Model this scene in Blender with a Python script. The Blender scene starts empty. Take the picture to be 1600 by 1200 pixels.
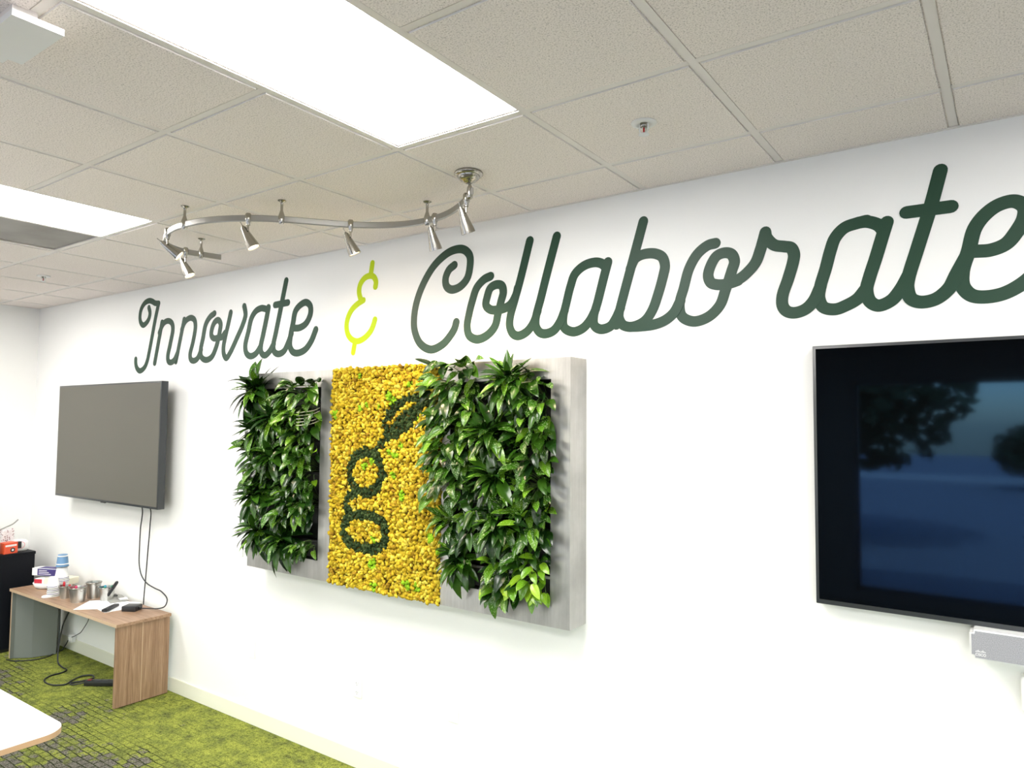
import bpy, bmesh, math, random
import numpy as np
from mathutils import Vector, Matrix, Euler

# ------------------------------------------------------------------ camera, light, exposure
scene = bpy.context.scene
COL = scene.collection
cam_d = bpy.data.cameras.new('camera')
cam_d.sensor_width = 36.0
cam_d.lens = 1110.524 / 1600 * 36.0
cam_d.clip_start = 0.02
cam = bpy.data.objects.new('camera', cam_d)
COL.objects.link(cam)
YAW, PITCH, ROLL = -0.614723128, 0.0549964728, 0.00790852879
F_ = Vector((math.sin(YAW) * math.cos(PITCH), math.cos(YAW) * math.cos(PITCH), math.sin(PITCH)))
R0 = Vector((math.cos(YAW), -math.sin(YAW), 0)); U0 = R0.cross(F_)
R_ = R0 * math.cos(ROLL) + U0 * math.sin(ROLL)
U_ = -R0 * math.sin(ROLL) + U0 * math.cos(ROLL)
cam.matrix_world = Matrix(((R_.x, U_.x, -F_.x, 0.0), (R_.y, U_.y, -F_.y, -2.98762),
                           (R_.z, U_.z, -F_.z, 2.0227), (0, 0, 0, 1)))
scene.camera = cam
scene.view_settings.view_transform = 'Standard'
scene.view_settings.look = 'None'
scene.view_settings.gamma = 1
scene.view_settings.use_curve_mapping = False
scene.view_settings.exposure = 0.80

LAMP = 15.5        # troffer lens emission
TRACK_W = 13.0      # watts of each track spot
world = bpy.data.worlds.new('sky'); scene.world = world; world.use_nodes = True
wn = world.node_tree.nodes; wl = world.node_tree.links
for n in list(wn): wn.remove(n)
wo = wn.new('ShaderNodeOutputWorld'); wb = wn.new('ShaderNodeBackground')
sky = wn.new('ShaderNodeTexSky'); sky.sky_type = 'NISHITA'
sky.sun_elevation = math.radians(50); sky.sun_rotation = math.radians(20); sky.sun_disc = False
wb.inputs['Strength'].default_value = 0.7
sun_d = bpy.data.lights.new('sun', 'SUN'); sun_d.energy = 4.0; sun_d.angle = math.radians(.6); sun_d.color = (1, .95, .86)
sun = bpy.data.objects.new('sun', sun_d); COL.objects.link(sun); sun.rotation_euler = (math.radians(-40), 0, 0)   # high behind the building: no beam enters the room
wm = wn.new('ShaderNodeMix'); wm.data_type = 'RGBA'; wm.blend_type = 'MULTIPLY'; wm.inputs[0].default_value = 1.0; wm.inputs[7].default_value = (1.09, .97, .82, 1)
wl.new(sky.outputs[0], wm.inputs[6]); wl.new(wm.outputs[2], wb.inputs[0]); wl.new(wb.outputs[0], wo.inputs[0])

HC = 3.1067        # ceiling height
XL, XR, YF = -7.8, 2.6, -6.3   # left wall, right wall, window wall (back wall is y = 0)

# ------------------------------------------------------------------ helpers
def link(o, parent=None):
    COL.objects.link(o)
    if parent is not None: o.parent = parent
    return o
def tag(o, label=None, cat=None, group=None, kind=None):
    if label: o['label'] = label
    if cat: o['category'] = cat
    if group: o['group'] = group
    if kind: o['kind'] = kind
    return o
def thing(name, label, cat, loc=(0, 0, 0), group=None, rz=0.0):
    o = bpy.data.objects.new(name, None); link(o)
    o.location = loc; o.rotation_euler = (0, 0, rz); o.empty_display_size = 0.05
    return tag(o, label, cat, group)
def obj(name, bm, mat, parent=None, smooth=False):
    me = bpy.data.meshes.new(name)
    if smooth:
        for f in bm.faces: f.smooth = True
    bm.to_mesh(me); bm.free()
    for m in (mat if isinstance(mat, (list, tuple)) else [mat]): me.materials.append(m)
    o = bpy.data.objects.new(name, me)
    return link(o, parent)
def auto_smooth(o, ang=40):
    me = o.data
    for p in me.polygons: p.use_smooth = True
    bm = bmesh.new(); bm.from_mesh(me)
    for e in bm.edges:
        if len(e.link_faces) == 2 and e.calc_face_angle(0) > math.radians(ang): e.smooth = False
    bm.to_mesh(me); bm.free()
    return o
def box(bm, x0, x1, y0, y1, z0, z1, bev=0.0, seg=2):
    r = bmesh.ops.create_cube(bm, size=1.0)
    vs = r['verts']
    for v in vs:
        v.co = Vector((x0 + (v.co.x + .5) * (x1 - x0), y0 + (v.co.y + .5) * (y1 - y0), z0 + (v.co.z + .5) * (z1 - z0)))
    if bev > 0:
        es = list({e for v in vs for e in v.link_edges})
        bmesh.ops.bevel(bm, geom=es, offset=bev, segments=seg, affect='EDGES', profile=0.5)
    return vs
def nb(): return bmesh.new()
def bx(name, b, mat, parent=None, bev=0.0, smooth=False):
    bm = nb(); box(bm, *b, bev=bev)
    o = obj(name, bm, mat, parent)
    if smooth: auto_smooth(o)
    return o
def lathe(bm, prof, n=24, M=None, cap=True):
    """revolve (r, z) profile about z"""
    rings = []
    M = M or Matrix.Identity(4)
    for r, z in prof:
        rings.append([bm.verts.new(M @ Vector((r * math.cos(2 * math.pi * i / n), r * math.sin(2 * math.pi * i / n), z))) for i in range(n)])
    for a, b in zip(rings, rings[1:]):
        for i in range(n):
            j = (i + 1) % n
            bm.faces.new((a[i], a[j], b[j], b[i]))
    if cap:
        if prof[0][0] > 1e-5: bm.faces.new(list(reversed(rings[0])))
        if prof[-1][0] > 1e-5: bm.faces.new(rings[-1])
    return rings
def catmull(pts, per=8, closed=False):
    P = [Vector(p) for p in pts]
    if len(P) < 3 and not closed:
        return P
    out = []
    n = len(P)
    rng = range(n if closed else n - 1)
    for i in rng:
        if closed: p0, p1, p2, p3 = P[(i - 1) % n], P[i], P[(i + 1) % n], P[(i + 2) % n]
        else:
            p1, p2 = P[i], P[i + 1]
            p0 = P[i - 1] if i > 0 else p1 * 2 - p2
            p3 = P[i + 2] if i + 2 < n else p2 * 2 - p1
        # centripetal parametrisation
        t0 = 0; t1 = t0 + max((p1 - p0).length, 1e-6) ** .5; t2 = t1 + max((p2 - p1).length, 1e-6) ** .5; t3 = t2 + max((p3 - p2).length, 1e-6) ** .5
        for k in range(per):
            t = t1 + (t2 - t1) * k / per
            A1 = p0 * ((t1 - t) / (t1 - t0)) + p1 * ((t - t0) / (t1 - t0))
            A2 = p1 * ((t2 - t) / (t2 - t1)) + p2 * ((t - t1) / (t2 - t1))
            A3 = p2 * ((t3 - t) / (t3 - t2)) + p3 * ((t - t2) / (t3 - t2))
            B1 = A1 * ((t2 - t) / (t2 - t0)) + A2 * ((t - t0) / (t2 - t0))
            B2 = A2 * ((t3 - t) / (t3 - t1)) + A3 * ((t - t1) / (t3 - t1))
            out.append(B1 * ((t2 - t) / (t2 - t1)) + B2 * ((t - t1) / (t2 - t1)))
    if not closed: out.append(P[-1])
    return out
def tube(bm, pts, r, n=8, cap=True):
    """round tube along pts; r a number or a list"""
    P = [Vector(p) for p in pts]
    rings = []
    up = Vector((0, 0, 1)); prev = None
    for i, p in enumerate(P):
        d = (P[min(i + 1, len(P) - 1)] - P[max(i - 1, 0)]).normalized()
        if prev is None:
            a = up if abs(d.z) < .9 else Vector((1, 0, 0))
            u = a.cross(d).normalized()
        else:
            u = (prev - d * prev.dot(d)).normalized()
        prev = u
        v = d.cross(u)
        rr = r[i] if isinstance(r, (list, tuple)) else r
        rings.append([bm.verts.new(p + (u * math.cos(2 * math.pi * k / n) + v * math.sin(2 * math.pi * k / n)) * rr) for k in range(n)])
    for a, b in zip(rings, rings[1:]):
        for k in range(n):
            j = (k + 1) % n
            bm.faces.new((a[k], a[j], b[j], b[k]))
    if cap:
        bm.faces.new(list(reversed(rings[0]))); bm.faces.new(rings[-1])
def copy_of(o, parent=None, loc=None, rot=None):
    c = o.copy(); COL.objects.link(c)
    if parent is not None: c.parent = parent
    if loc is not None: c.location = loc
    if rot is not None: c.rotation_euler = rot
    return c
def copy_tree(root, loc, rot=None, label=None):
    c = copy_of(root, None, loc, rot)
    if label: c['label'] = label
    for ch in list(root.children):
        d = copy_of(ch, c)
        for g in list(ch.children): copy_of(g, d)
    return c

# ------------------------------------------------------------------ materials
def mat(name, col=(0.8, 0.8, 0.8), rough=0.5, metal=0.0, spec=0.5, **kw):
    m = bpy.data.materials.new(name); m.use_nodes = True
    b = m.node_tree.nodes['Principled BSDF']
    b.inputs['Base Color'].default_value = (*col, 1)
    b.inputs['Roughness'].default_value = rough
    b.inputs['Metallic'].default_value = metal
    b.inputs['Specular IOR Level'].default_value = spec
    for k, v in kw.items(): b.inputs[k.replace('_', ' ')].default_value = v
    return m
class NT:
    def __init__(s, m): s.m = m; s.t = m.node_tree; s.b = s.t.nodes['Principled BSDF']
    def n(s, typ, **kw):
        x = s.t.nodes.new('ShaderNode' + typ)
        for k, v in kw.items():
            if k in x.inputs: x.inputs[k].default_value = v
            else:
                try: setattr(x, k, v)
                except Exception: x.inputs[k.replace('_', ' ')].default_value = v
        return x
    def l(s, a, b): s.t.links.new(a, b)
    def ramp(s, fac, stops, interp='LINEAR'):
        r = s.t.nodes.new('ShaderNodeValToRGB'); r.color_ramp.interpolation = interp
        while len(r.color_ramp.elements) < len(stops): r.color_ramp.elements.new(0.5)
        for e, (p, c) in zip(r.color_ramp.elements, stops):
            e.position = p; e.color = (*c, 1) if len(c) == 3 else c
        s.l(fac, r.inputs[0]); return r
    def mix(s, fac, a, b, mode='MIX'):
        x = s.t.nodes.new('ShaderNodeMix'); x.data_type = 'RGBA'; x.blend_type = mode
        for sock, v in ((x.inputs[0], fac), (x.inputs[6], a), (x.inputs[7], b)):
            if hasattr(v, 'is_output') or isinstance(v, bpy.types.NodeSocket): s.l(v, sock)
            else: sock.default_value = v if not isinstance(v, tuple) else ((*v, 1) if len(v) == 3 else v)
        return x.outputs[2]
    def math(s, op, a, b=None, clamp=False):
        x = s.t.nodes.new('ShaderNodeMath'); x.operation = op; x.use_clamp = clamp
        for sock, v in ((x.inputs[0], a), (x.inputs[1], b)):
            if v is None: continue
            if isinstance(v, bpy.types.NodeSocket): s.l(v, sock)
            else: sock.default_value = v
        return x.outputs[0]
    def coords(s, kind='Object', scale=(1, 1, 1), loc=(0, 0, 0), rnd=0):
        tc = s.t.nodes.new('ShaderNodeTexCoord'); mp = s.t.nodes.new('ShaderNodeMapping')
        s.l(tc.outputs[kind], mp.inputs[0]); mp.inputs['Scale'].default_value = scale; mp.inputs['Location'].default_value = loc
        if rnd:
            oi = s.t.nodes.new('ShaderNodeObjectInfo'); vm = s.t.nodes.new('ShaderNodeVectorMath'); vm.operation = 'SCALE'
            cx = s.t.nodes.new('ShaderNodeCombineXYZ'); s.l(oi.outputs['Random'], cx.inputs[0]); s.l(oi.outputs['Random'], cx.inputs[1])
            s.l(cx.outputs[0], vm.inputs[0]); vm.inputs['Scale'].default_value = rnd; s.l(vm.outputs[0], mp.inputs['Location'])
        return mp.outputs[0]
    def bump(s, h, strength=0.3, dist=0.01):
        x = s.t.nodes.new('ShaderNodeBump'); x.inputs['Strength'].default_value = strength; x.inputs['Distance'].default_value = dist
        s.l(h, x.inputs['Height']); s.l(x.outputs[0], s.b.inputs['Normal'])

# painted wall
M_wall = mat('wall_paint', (0.85, 0.85, 0.83), 0.6, spec=0.3)
t = NT(M_wall); nz = t.n('TexNoise', Scale=180.0, Detail=3.0); t.l(t.coords(), nz.inputs['Vector']); t.bump(nz.outputs[0], 0.04, 0.003)
M_trim = mat('baseboard_vinyl', (0.78, 0.77, 0.66), 0.45)
# acoustic ceiling tile
M_tile = mat('ceiling_tile', (0.8, 0.78, 0.74), 0.9, spec=0.1)
t = NT(M_tile); c = t.coords(rnd=7.0)
a = t.n('TexNoise', Scale=210.0, Detail=4.0, Roughness=0.65); t.l(c, a.inputs['Vector'])
b2 = t.n('TexNoise', Scale=75.0, Detail=5.0, Roughness=0.7); t.l(c, b2.inputs['Vector'])
r1 = t.ramp(a.outputs[0], [(0.36, (0.52, 0.47, 0.44)), (0.46, (0.83, 0.765, 0.725)), (0.62, (0.93, 0.865, 0.825))])
r2 = t.ramp(b2.outputs[0], [(0.30, (0.72, 0.72, 0.72)), (0.42, (1, 1, 1))])
t.l(t.mix(1.0, r1.outputs[0], r2.outputs[0], 'MULTIPLY'), t.b.inputs['Base Color'])
t.bump(a.outputs[0], 0.12, 0.002)
M_tile_edge = mat('painted_tile_edge', (0.86, 0.83, 0.80), 0.7, spec=0.2)
M_grid = mat('grid_paint', (0.77, 0.725, 0.69), 0.45)
M_lens = mat('troffer_lens', (0.9, 0.9, 0.9), 0.5)
M_lens.node_tree.nodes['Principled BSDF'].inputs['Emission Color'].default_value = (1, 0.975, 0.945, 1)
M_lens.node_tree.nodes['Principled BSDF'].inputs['Emission Strength'].default_value = LAMP
M_white = mat('white_plastic', (0.8, 0.8, 0.79), 0.35)
M_vent = mat('return_air_panel', (0.30, 0.29, 0.28), 0.6)
t = NT(M_vent); nz = t.n('TexNoise', Scale=3.0, Detail=3.0); t.l(t.coords(), nz.inputs['Vector'])
t.l(t.ramp(nz.outputs[0], [(0.3, (0.25, 0.235, 0.22)), (0.7, (0.37, 0.355, 0.34))]).outputs[0], t.b.inputs['Base Color'])

# carpet: lime pile worn into grey, cracked into stone-like cells
M_carpet = mat('lime_grey_carpet', (0.3, 0.4, 0.05), 0.95, spec=0.05)
t = NT(M_carpet)
tc = t.n('TexCoord'); P = tc.outputs['Object']
dn = t.n('TexNoise', Scale=9.0, Detail=3.0); t.l(P, dn.inputs['Vector'])
vm = t.n('VectorMath', operation='SCALE'); t.l(dn.outputs['Color'], vm.inputs[0]); vm.inputs['Scale'].default_value = 0.030
va = t.n('VectorMath', operation='ADD'); t.l(P, va.inputs[0]); t.l(vm.outputs[0], va.inputs[1])
br = t.n('TexBrick', offset=0.5, squash=1.3, squash_frequency=3)
br.inputs['Scale'].default_value = 1.0; br.inputs['Mortar Size'].default_value = 0.0040; br.inputs['Mortar Smooth'].default_value = 0.3
br.inputs['Brick Width'].default_value = 0.072; br.inputs['Row Height'].default_value = 0.046
br.inputs['Color1'].default_value = (0, 0, 0, 1); br.inputs['Color2'].default_value = (1, 1, 1, 1); br.inputs['Mortar'].default_value = (0.5, 0.5, 0.5, 1)
br.inputs['Bias'].default_value = 0.0
t.l(va.outputs[0], br.inputs['Vector'])
n1 = t.n('TexNoise', Scale=1.3, Detail=4.0, Roughness=0.6); t.l(P, n1.inputs['Vector'])
n2 = t.n('TexNoise', Scale=110.0, Detail=3.0, Roughness=0.7); t.l(P, n2.inputs['Vector'])
n3 = t.n('TexNoise', Scale=9.0, Detail=6.0, Roughness=0.7); t.l(P, n3.inputs['Vector'])
sx = t.n('SeparateXYZ'); t.l(P, sx.inputs[0])
# design of the carpet: grey stones away from the back wall, plain lime along it
away = t.math('MULTIPLY', t.math('ADD', sx.outputs[1], 0.45), -0.36)
g0 = t.math('ADD', n1.outputs[0], t.math('MINIMUM', away, 0.45))
g1 = t.math('ADD', g0, t.math('MULTIPLY', br.outputs['Color'], 0.20))
g2 = t.math('ADD', g1, t.math('MULTIPLY', t.math('SUBTRACT', n3.outputs[0], 0.5), 0.9))
greym = t.ramp(g2, [(0.72, (0, 0, 0)), (0.80, (1, 1, 1))]).outputs[0]
green = t.ramp(n3.outputs[0], [(0.30, (0.085, 0.10, 0.038)), (0.42, (0.18, 0.205, 0.050)), (0.55, (0.265, 0.295, 0.058)), (0.72, (0.36, 0.385, 0.080))]).outputs[0]
grey = t.ramp(n2.outputs[0], [(0.35, (0.075, 0.07, 0.06)), (0.6, (0.20, 0.185, 0.16))]).outputs[0]
base = t.mix(greym, green, grey)
spk = t.ramp(n2.outputs[0], [(0.36, (0.35, 0.40, 0.35)), (0.50, (1, 1, 1))]).outputs[0]
base = t.mix(1.0, base, spk, 'MULTIPLY')
jm = t.ramp(g0, [(0.40, (0, 0, 0)), (0.55, (1, 1, 1))]).outputs[0]
jn = t.ramp(n3.outputs[0], [(0.36, (0.3, 0.3, 0.3)), (0.50, (1, 1, 1))]).outputs[0]
jf = t.math('MULTIPLY', t.math('MULTIPLY', br.outputs['Fac'], jm), jn)
n4 = t.n('TexNoise', Scale=42.0, Detail=4.0, Roughness=0.75); t.l(P, n4.inputs['Vector'])
base = t.mix(1.0, base, t.ramp(n4.outputs[0], [(0.34, (0.45, 0.47, 0.45)), (0.47, (0.9, 0.9, 0.9)), (0.62, (1.12, 1.12, 1.1))]).outputs[0], 'MULTIPLY')
base = t.mix(jf, base, (0.022, 0.03, 0.012))
t.l(base, t.b.inputs['Base Color']); t.bump(n2.outputs[0], 0.6, 0.004)

def wood(name, axis, c1=(0.22, 0.125, 0.07), c2=(0.40, 0.26, 0.165)):
    m = mat(name, c2, 0.42, spec=0.35); t = NT(m)
    sc = {'x': (1.2, 22, 22), 'z': (22, 22, 1.2)}[axis]
    nz = t.n('TexNoise', Scale=1.6, Detail=6.0, Roughness=0.6, Distortion=0.6); t.l(t.coords(scale=sc), nz.inputs['Vector'])
    n2 = t.n('TexNoise', Scale=7.0, Detail=3.0, Roughness=0.6); t.l(t.coords(scale=sc), n2.inputs['Vector'])
    r = t.ramp(nz.outputs[0], [(0.3, c1), (0.5, tuple((p + q) / 2 for p, q in zip(c1, c2))), (0.68, c2)])
    r2 = t.ramp(n2.outputs[0], [(0.35, (0.8, 0.78, 0.76)), (0.6, (1, 1, 1))])
    t.l(t.mix(1.0, r.outputs[0], r2.outputs[0], 'MULTIPLY'), t.b.inputs['Base Color'])
    return m
M_wood_top = wood('walnut_laminate_top', 'x', (0.25, 0.15, 0.09), (0.43, 0.28, 0.18))
M_wood_end = wood('walnut_laminate_end', 'z')
M_edge = mat('light_edge_band', (0.55, 0.40, 0.26), 0.45)
M_grey_lam = mat('grey_laminate', (0.145, 0.16, 0.145), 0.45)
M_black = mat('black_plastic', (0.012, 0.012, 0.014), 0.4)
M_black_lam = mat('black_laminate', (0.004, 0.005, 0.008), 0.5, spec=0.18)
M_cable = mat('black_rubber', (0.012, 0.014, 0.016), 0.45)
M_nickel = mat('brushed_nickel', (0.40, 0.38, 0.34), 0.22, 1.0)
M_nickel_dark = mat('track_nickel', (0.36, 0.355, 0.34), 0.36, 1.0)
M_pail = mat('galvanized_pail', (0.55, 0.55, 0.53), 0.32, 1.0)
t = NT(M_pail); nz = t.n('TexNoise', Scale=30.0, Detail=3.0); t.l(t.coords(scale=(1, 1, .2)), nz.inputs['Vector'])
t.l(t.ramp(nz.outputs[0], [(0.3, (0.4, 0.4, 0.38)), (0.7, (0.66, 0.66, 0.63))]).outputs[0], t.b.inputs['Base Color'])
# brushed steel frame
M_steel = mat('brushed_steel', (0.50, 0.50, 0.49), 0.38, 0.9)
t = NT(M_steel)
nz = t.n('TexNoise', Scale=2.4, Detail=5.0, Roughness=0.6); t.l(t.coords(scale=(2.5, 1, 1)), nz.inputs['Vector'])
nv = t.n('TexNoise', Scale=6.0, Detail=6.0, Roughness=0.7); t.l(t.coords(scale=(16, 16, 0.6)), nv.inputs['Vector'])
r = t.ramp(nz.outputs[0], [(0.3, (0.40, 0.395, 0.38)), (0.7, (0.62, 0.615, 0.60))])
r2 = t.ramp(nv.outputs[0], [(0.3, (0.84, 0.83, 0.82)), (0.65, (1, 1, 1))])
t.l(t.mix(1.0, r.outputs[0], r2.outputs[0], 'MULTIPLY'), t.b.inputs['Base Color'])
rr = t.ramp(nv.outputs[0], [(0.3, (0.34, 0.34, 0.34)), (0.7, (0.5, 0.5, 0.5))]); t.l(rr.outputs[0], t.b.inputs['Roughness'])
M_pot = mat('black_planter', (0.008, 0.008, 0.007), 0.7)
M_letter = mat('dark_green_vinyl', (0.010, 0.046, 0.023), 0.46, spec=0.38)
M_lime = mat('lime_vinyl', (0.46, 0.60, 0.0), 0.5, spec=0.2)
M_tv_frame = mat('tv_bezel', (0.03, 0.034, 0.038), 0.35)
M_screen_gloss = mat('tv_glass', (0.0015, 0.0015, 0.0015), 0.04, spec=0.5, Specular_Tint=(0.20, 0.48, 1.0, 1))
M_screen_matte = mat('tv_matte_glass', (0.078, 0.074, 0.056), 0.42, spec=0.5)
M_paper = mat('paper', (0.85, 0.85, 0.85), 0.8)
M_fabric = mat('speaker_fabric', (0.28, 0.28, 0.30), 0.9)
t = NT(M_fabric); nz = t.n('TexNoise', Scale=500.0, Detail=2.0); t.l(t.coords(), nz.inputs['Vector'])
t.l(t.ramp(nz.outputs[0], [(0.35, (0.20, 0.20, 0.22)), (0.65, (0.36, 0.36, 0.38))]).outputs[0], t.b.inputs['Base Color'])
def leaf_mat(name, dark, mid, hi, varieg=0.0, creamy=(0.55, 0.68, 0.32)):
    m = mat(name, mid, 0.27, spec=0.42); t = NT(m)
    oi = t.n('ObjectInfo')
    r = t.ramp(oi.outputs['Random'], [(0.0, dark), (0.5, mid), (1.0, hi)])
    col = r.outputs[0]
    tc = t.n('TexCoord'); sp = t.n('SeparateXYZ'); t.l(tc.outputs['Object'], sp.inputs[0])
    # midrib and side veins
    ab = t.math('ABSOLUTE', sp.outputs[1])
    rib = t.ramp(ab, [(0.0, (1, 1, 1)), (0.0022, (0, 0, 0))]).outputs[0]
    col = t.mix(t.math('MULTIPLY', rib, 0.35), col, tuple(min(1, v * 2.2 + .03) for v in mid))
    if varieg:
        nz = t.n('TexNoise', Scale=30.0, Detail=3.0); t.l(t.coords(scale=(0.25, 1, 1), rnd=5.0), nz.inputs['Vector'])
        k = t.ramp(nz.outputs[0], [(0.60, (0, 0, 0)), (0.64, (1, 1, 1))]).outputs[0]
        col = t.mix(t.math('MULTIPLY', k, varieg), col, creamy)
    t.l(col, t.b.inputs['Base Color'])
    t.b.inputs['Transmission Weight'].default_value = 0.0
    return m
M_leaf_dark = leaf_mat('leaf_dark', (0.004, 0.018, 0.003), (0.012, 0.045, 0.004), (0.036, 0.105, 0.007))
M_leaf_mid = leaf_mat('leaf_mid', (0.010, 0.044, 0.002), (0.036, 0.12, 0.005), (0.12, 0.26, 0.012), 0.6)
M_leaf_lime = leaf_mat('leaf_lime', (0.07, 0.20, 0.008), (0.16, 0.33, 0.012), (0.34, 0.50, 0.03), 0.2)
M_stem = mat('plant_stem', (0.10, 0.17, 0.04), 0.5)
M_root = mat('pale_aerial_root', (0.55, 0.55, 0.42), 0.5)
def moss_mat(name, stops):
    m = mat(name, (0.5, 0.4, 0.03), 0.95, spec=0.1); t = NT(m)
    at = t.n('Attribute'); at.attribute_name = 'tone'
    nz = t.n('TexNoise', Scale=160.0, Detail=3.0); t.l(t.coords(), nz.inputs['Vector'])
    r = t.ramp(at.outputs['Fac'], stops)
    r2 = t.ramp(nz.outputs[0], [(0.3, (0.72, 0.68, 0.6)), (0.6, (1, 1, 1))])
    t.l(t.mix(1.0, r.outputs[0], r2.outputs[0], 'MULTIPLY'), t.b.inputs['Base Color']); t.bump(nz.outputs[0], 0.5, 0.004)
    return m
M_moss_y = moss_mat('golden_moss', [(0.0, (0.30, 0.18, 0.02)), (0.3, (0.48, 0.34, 0.02)), (0.7, (0.64, 0.50, 0.04)), (0.955, (0.78, 0.66, 0.10)), (0.965, (0.22, 0.42, 0.02)), (1.0, (0.26, 0.50, 0.02))])
M_moss_g = moss_mat('dark_green_moss', [(0.0, (0.016, 0.032, 0.013)), (0.6, (0.035, 0.062, 0.022)), (1.0, (0.065, 0.10, 0.035))])
M_moss_base = mat('moss_backing', (0.07, 0.045, 0.006), 0.95, spec=0.1)

# ------------------------------------------------------------------ room shell
def struct(name, bm, m, parent=None):
    o = obj(name, bm, m, parent)
    if parent is None: o['kind'] = 'structure'
    return o
bm = nb(); box(bm, XL - .1, XR + .1, YF - .1, 0.1, -0.1, 0.0); floor = struct('floor', bm, M_carpet)
bm = nb(); box(bm, XL - .1, XR + .1, 0.0, 0.12, 0.0, 3.3); struct('wall_back', bm, M_wall)
bm = nb(); box(bm, XL - .12, XL, YF - .1, 0.0, 0.0, 3.3); struct('wall_left', bm, M_wall)
RW = (-5.6, -1.2)
bm = nb(); box(bm, XR, XR + .12, YF - .1, RW[0], 0.0, 3.3); box(bm, XR, XR + .12, RW[1], 0.0, 0.0, 3.3)
box(bm, XR, XR + .12, RW[0], RW[1], 0.0, .12); box(bm, XR, XR + .12, RW[0], RW[1], 2.55, 3.3); struct('wall_right', bm, M_wall)
# window wall behind the camera, openings (x0, x1)
WIN = [(-6.9, -2.6), (-1.55, 2.3)]; WZ0, WZ1 = 0.12, 2.55
bm = nb()
box(bm, XL, WIN[0][0], YF - .12, YF, 0, 3.3); box(bm, WIN[0][1], WIN[1][0], YF - .12, YF, 0, 3.3); box(bm, WIN[1][1], XR, YF - .12, YF, 0, 3.3)
for a, b in WIN:
    box(bm, a, b, YF - .12, YF, 0, WZ0); box(bm, a, b, YF - .12, YF, WZ1, 3.3)
struct('wall_front', bm, mat('dark_window_wall', (0.13, 0.115, 0.10), 0.7))
M_glass = mat('window_glass', (1, 1, 1), 0.0, Transmission_Weight=1.0, IOR=1.01)
M_alu = mat('dark_aluminium', (0.06, 0.06, 0.065), 0.4)
for i, (a, b) in enumerate(WIN):
    w = bpy.data.objects.new('window_%d' % (i + 1), None); link(w); w['kind'] = 'structure'
    bm = nb()
    box(bm, a, a + .05, YF - .1, YF - .03, WZ0, WZ1); box(bm, b - .05, b, YF - .1, YF - .03, WZ0, WZ1)
    box(bm, a, b, YF - .1, YF - .03, WZ0, WZ0 + .05); box(bm, a, b, YF - .1, YF - .03, WZ1 - .05, WZ1)
    box(bm, (a + b) / 2 - .025, (a + b) / 2 + .025, YF - .1, YF - .03, WZ0, WZ1)
    obj('window_frame', bm, M_alu, w)
    for s0, s1 in ((a, (a + b) / 2), ((a + b) / 2, b)):
        bm = nb(); vs = [bm.verts.new(p) for p in ((s0, YF - .06, WZ0), (s1, YF - .06, WZ0), (s1, YF - .06, WZ1), (s0, YF - .06, WZ1))]; bm.faces.new(vs)
        obj('pane', bm, M_glass, w)
w = bpy.data.objects.new('window_3', None); link(w); w['kind'] = 'structure'  # unseen right-wall window, added to bring more daylight onto the ceiling
bm = nb()
for y in (RW[0] + .025, (RW[0] * 2 + RW[1]) / 3, (RW[0] + 2 * RW[1]) / 3, RW[1] - .025): box(bm, XR + .03, XR + .10, y - .025, y + .025, WZ0, WZ1)
box(bm, XR + .03, XR + .10, RW[0], RW[1], WZ0, WZ0 + .05); box(bm, XR + .03, XR + .10, RW[0], RW[1], WZ1 - .05, WZ1)
obj('window_frame', bm, M_alu, w)
bm = nb(); bm.faces.new([bm.verts.new(p) for p in ((XR + .06, RW[0], WZ0), (XR + .06, RW[1], WZ0), (XR + .06, RW[1], WZ1), (XR + .06, RW[0], WZ1))])
obj('pane', bm, M_glass, w)
# baseboards
def baseb(name, x0, x1, y0, y1):
    bm = nb(); box(bm, x0, x1, y0, y1, 0, 0.102, bev=0.002); struct(name, bm, M_trim)
baseb('baseboard_back', XL, XR, -0.010, 0.0)
baseb('baseboard_left', XL, XL + .010, YF, -0.010)
baseb('baseboard_right', XR - .010, XR, YF, -0.010)

# ceiling: deck above, T grid and tegular tiles hanging as its parts
bm = nb(); box(bm, XL - .1, XR + .1, YF - .1, 0.1, 3.2, 3.3); ceiling = struct('ceiling', bm, M_wall)
GX0, GX, GY1, GY = -0.15226, 0.6096, 0.36382, 0.61906
xs = [GX0 - k * GX for k in range(-4, 13)]       # lines along y
xs = sorted([x for x in xs if XL < x < XR]); xs = [XL] + xs + [XR]
ys = [-(GY1 + k * GY) for k in range(0, 10)]
ys = [0.0] + [y for y in ys if y > YF + .05] + [YF]
G = 0.019
def tile_mesh(w, d, l, r, f, b):
    """tegular tile, w x d, insets at left, right, front(-y), back(+y); origin at centre of its cell, face at z=0"""
    bm = nb()
    x0, x1, y0, y1 = -w / 2, w / 2, -d / 2, d / 2
    box(bm, x0 + l, x1 - r, y0 + f, y1 - b, 0.0, 0.0065)
    box(bm, x0 + (0.003 if l else 0), x1 - (0.003 if r else 0), y0 + (0.003 if f else 0), y1 - (0.003 if b else 0), 0.0065, 0.022)
    for fc in bm.faces:
        if abs(fc.calc_center_median().z) > 1e-4 and fc.calc_center_median().z < .006: fc.material_index = 1
    me = bpy.data.meshes.new('ceiling_tile'); bm.to_mesh(me); bm.free(); me.materials.append(M_tile); me.materials.append(M_tile_edge); return me
tile_cache = {}
def kx(x): return round((GX0 - x) / GX)
LIGHTS = []     # (cell column x0, first y row, n)
def is_light(i, j):
    # columns every fourth cell, fixtures two cells long every fourth cell
    x1 = xs[i + 1]
    if abs(xs[i + 1] - xs[i] - GX) > .01: return False
    k = kx(x1)
    return (k - 2) % 4 == 0 and j in (2, 3, 6, 7)
rt = random.Random(5)
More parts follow.
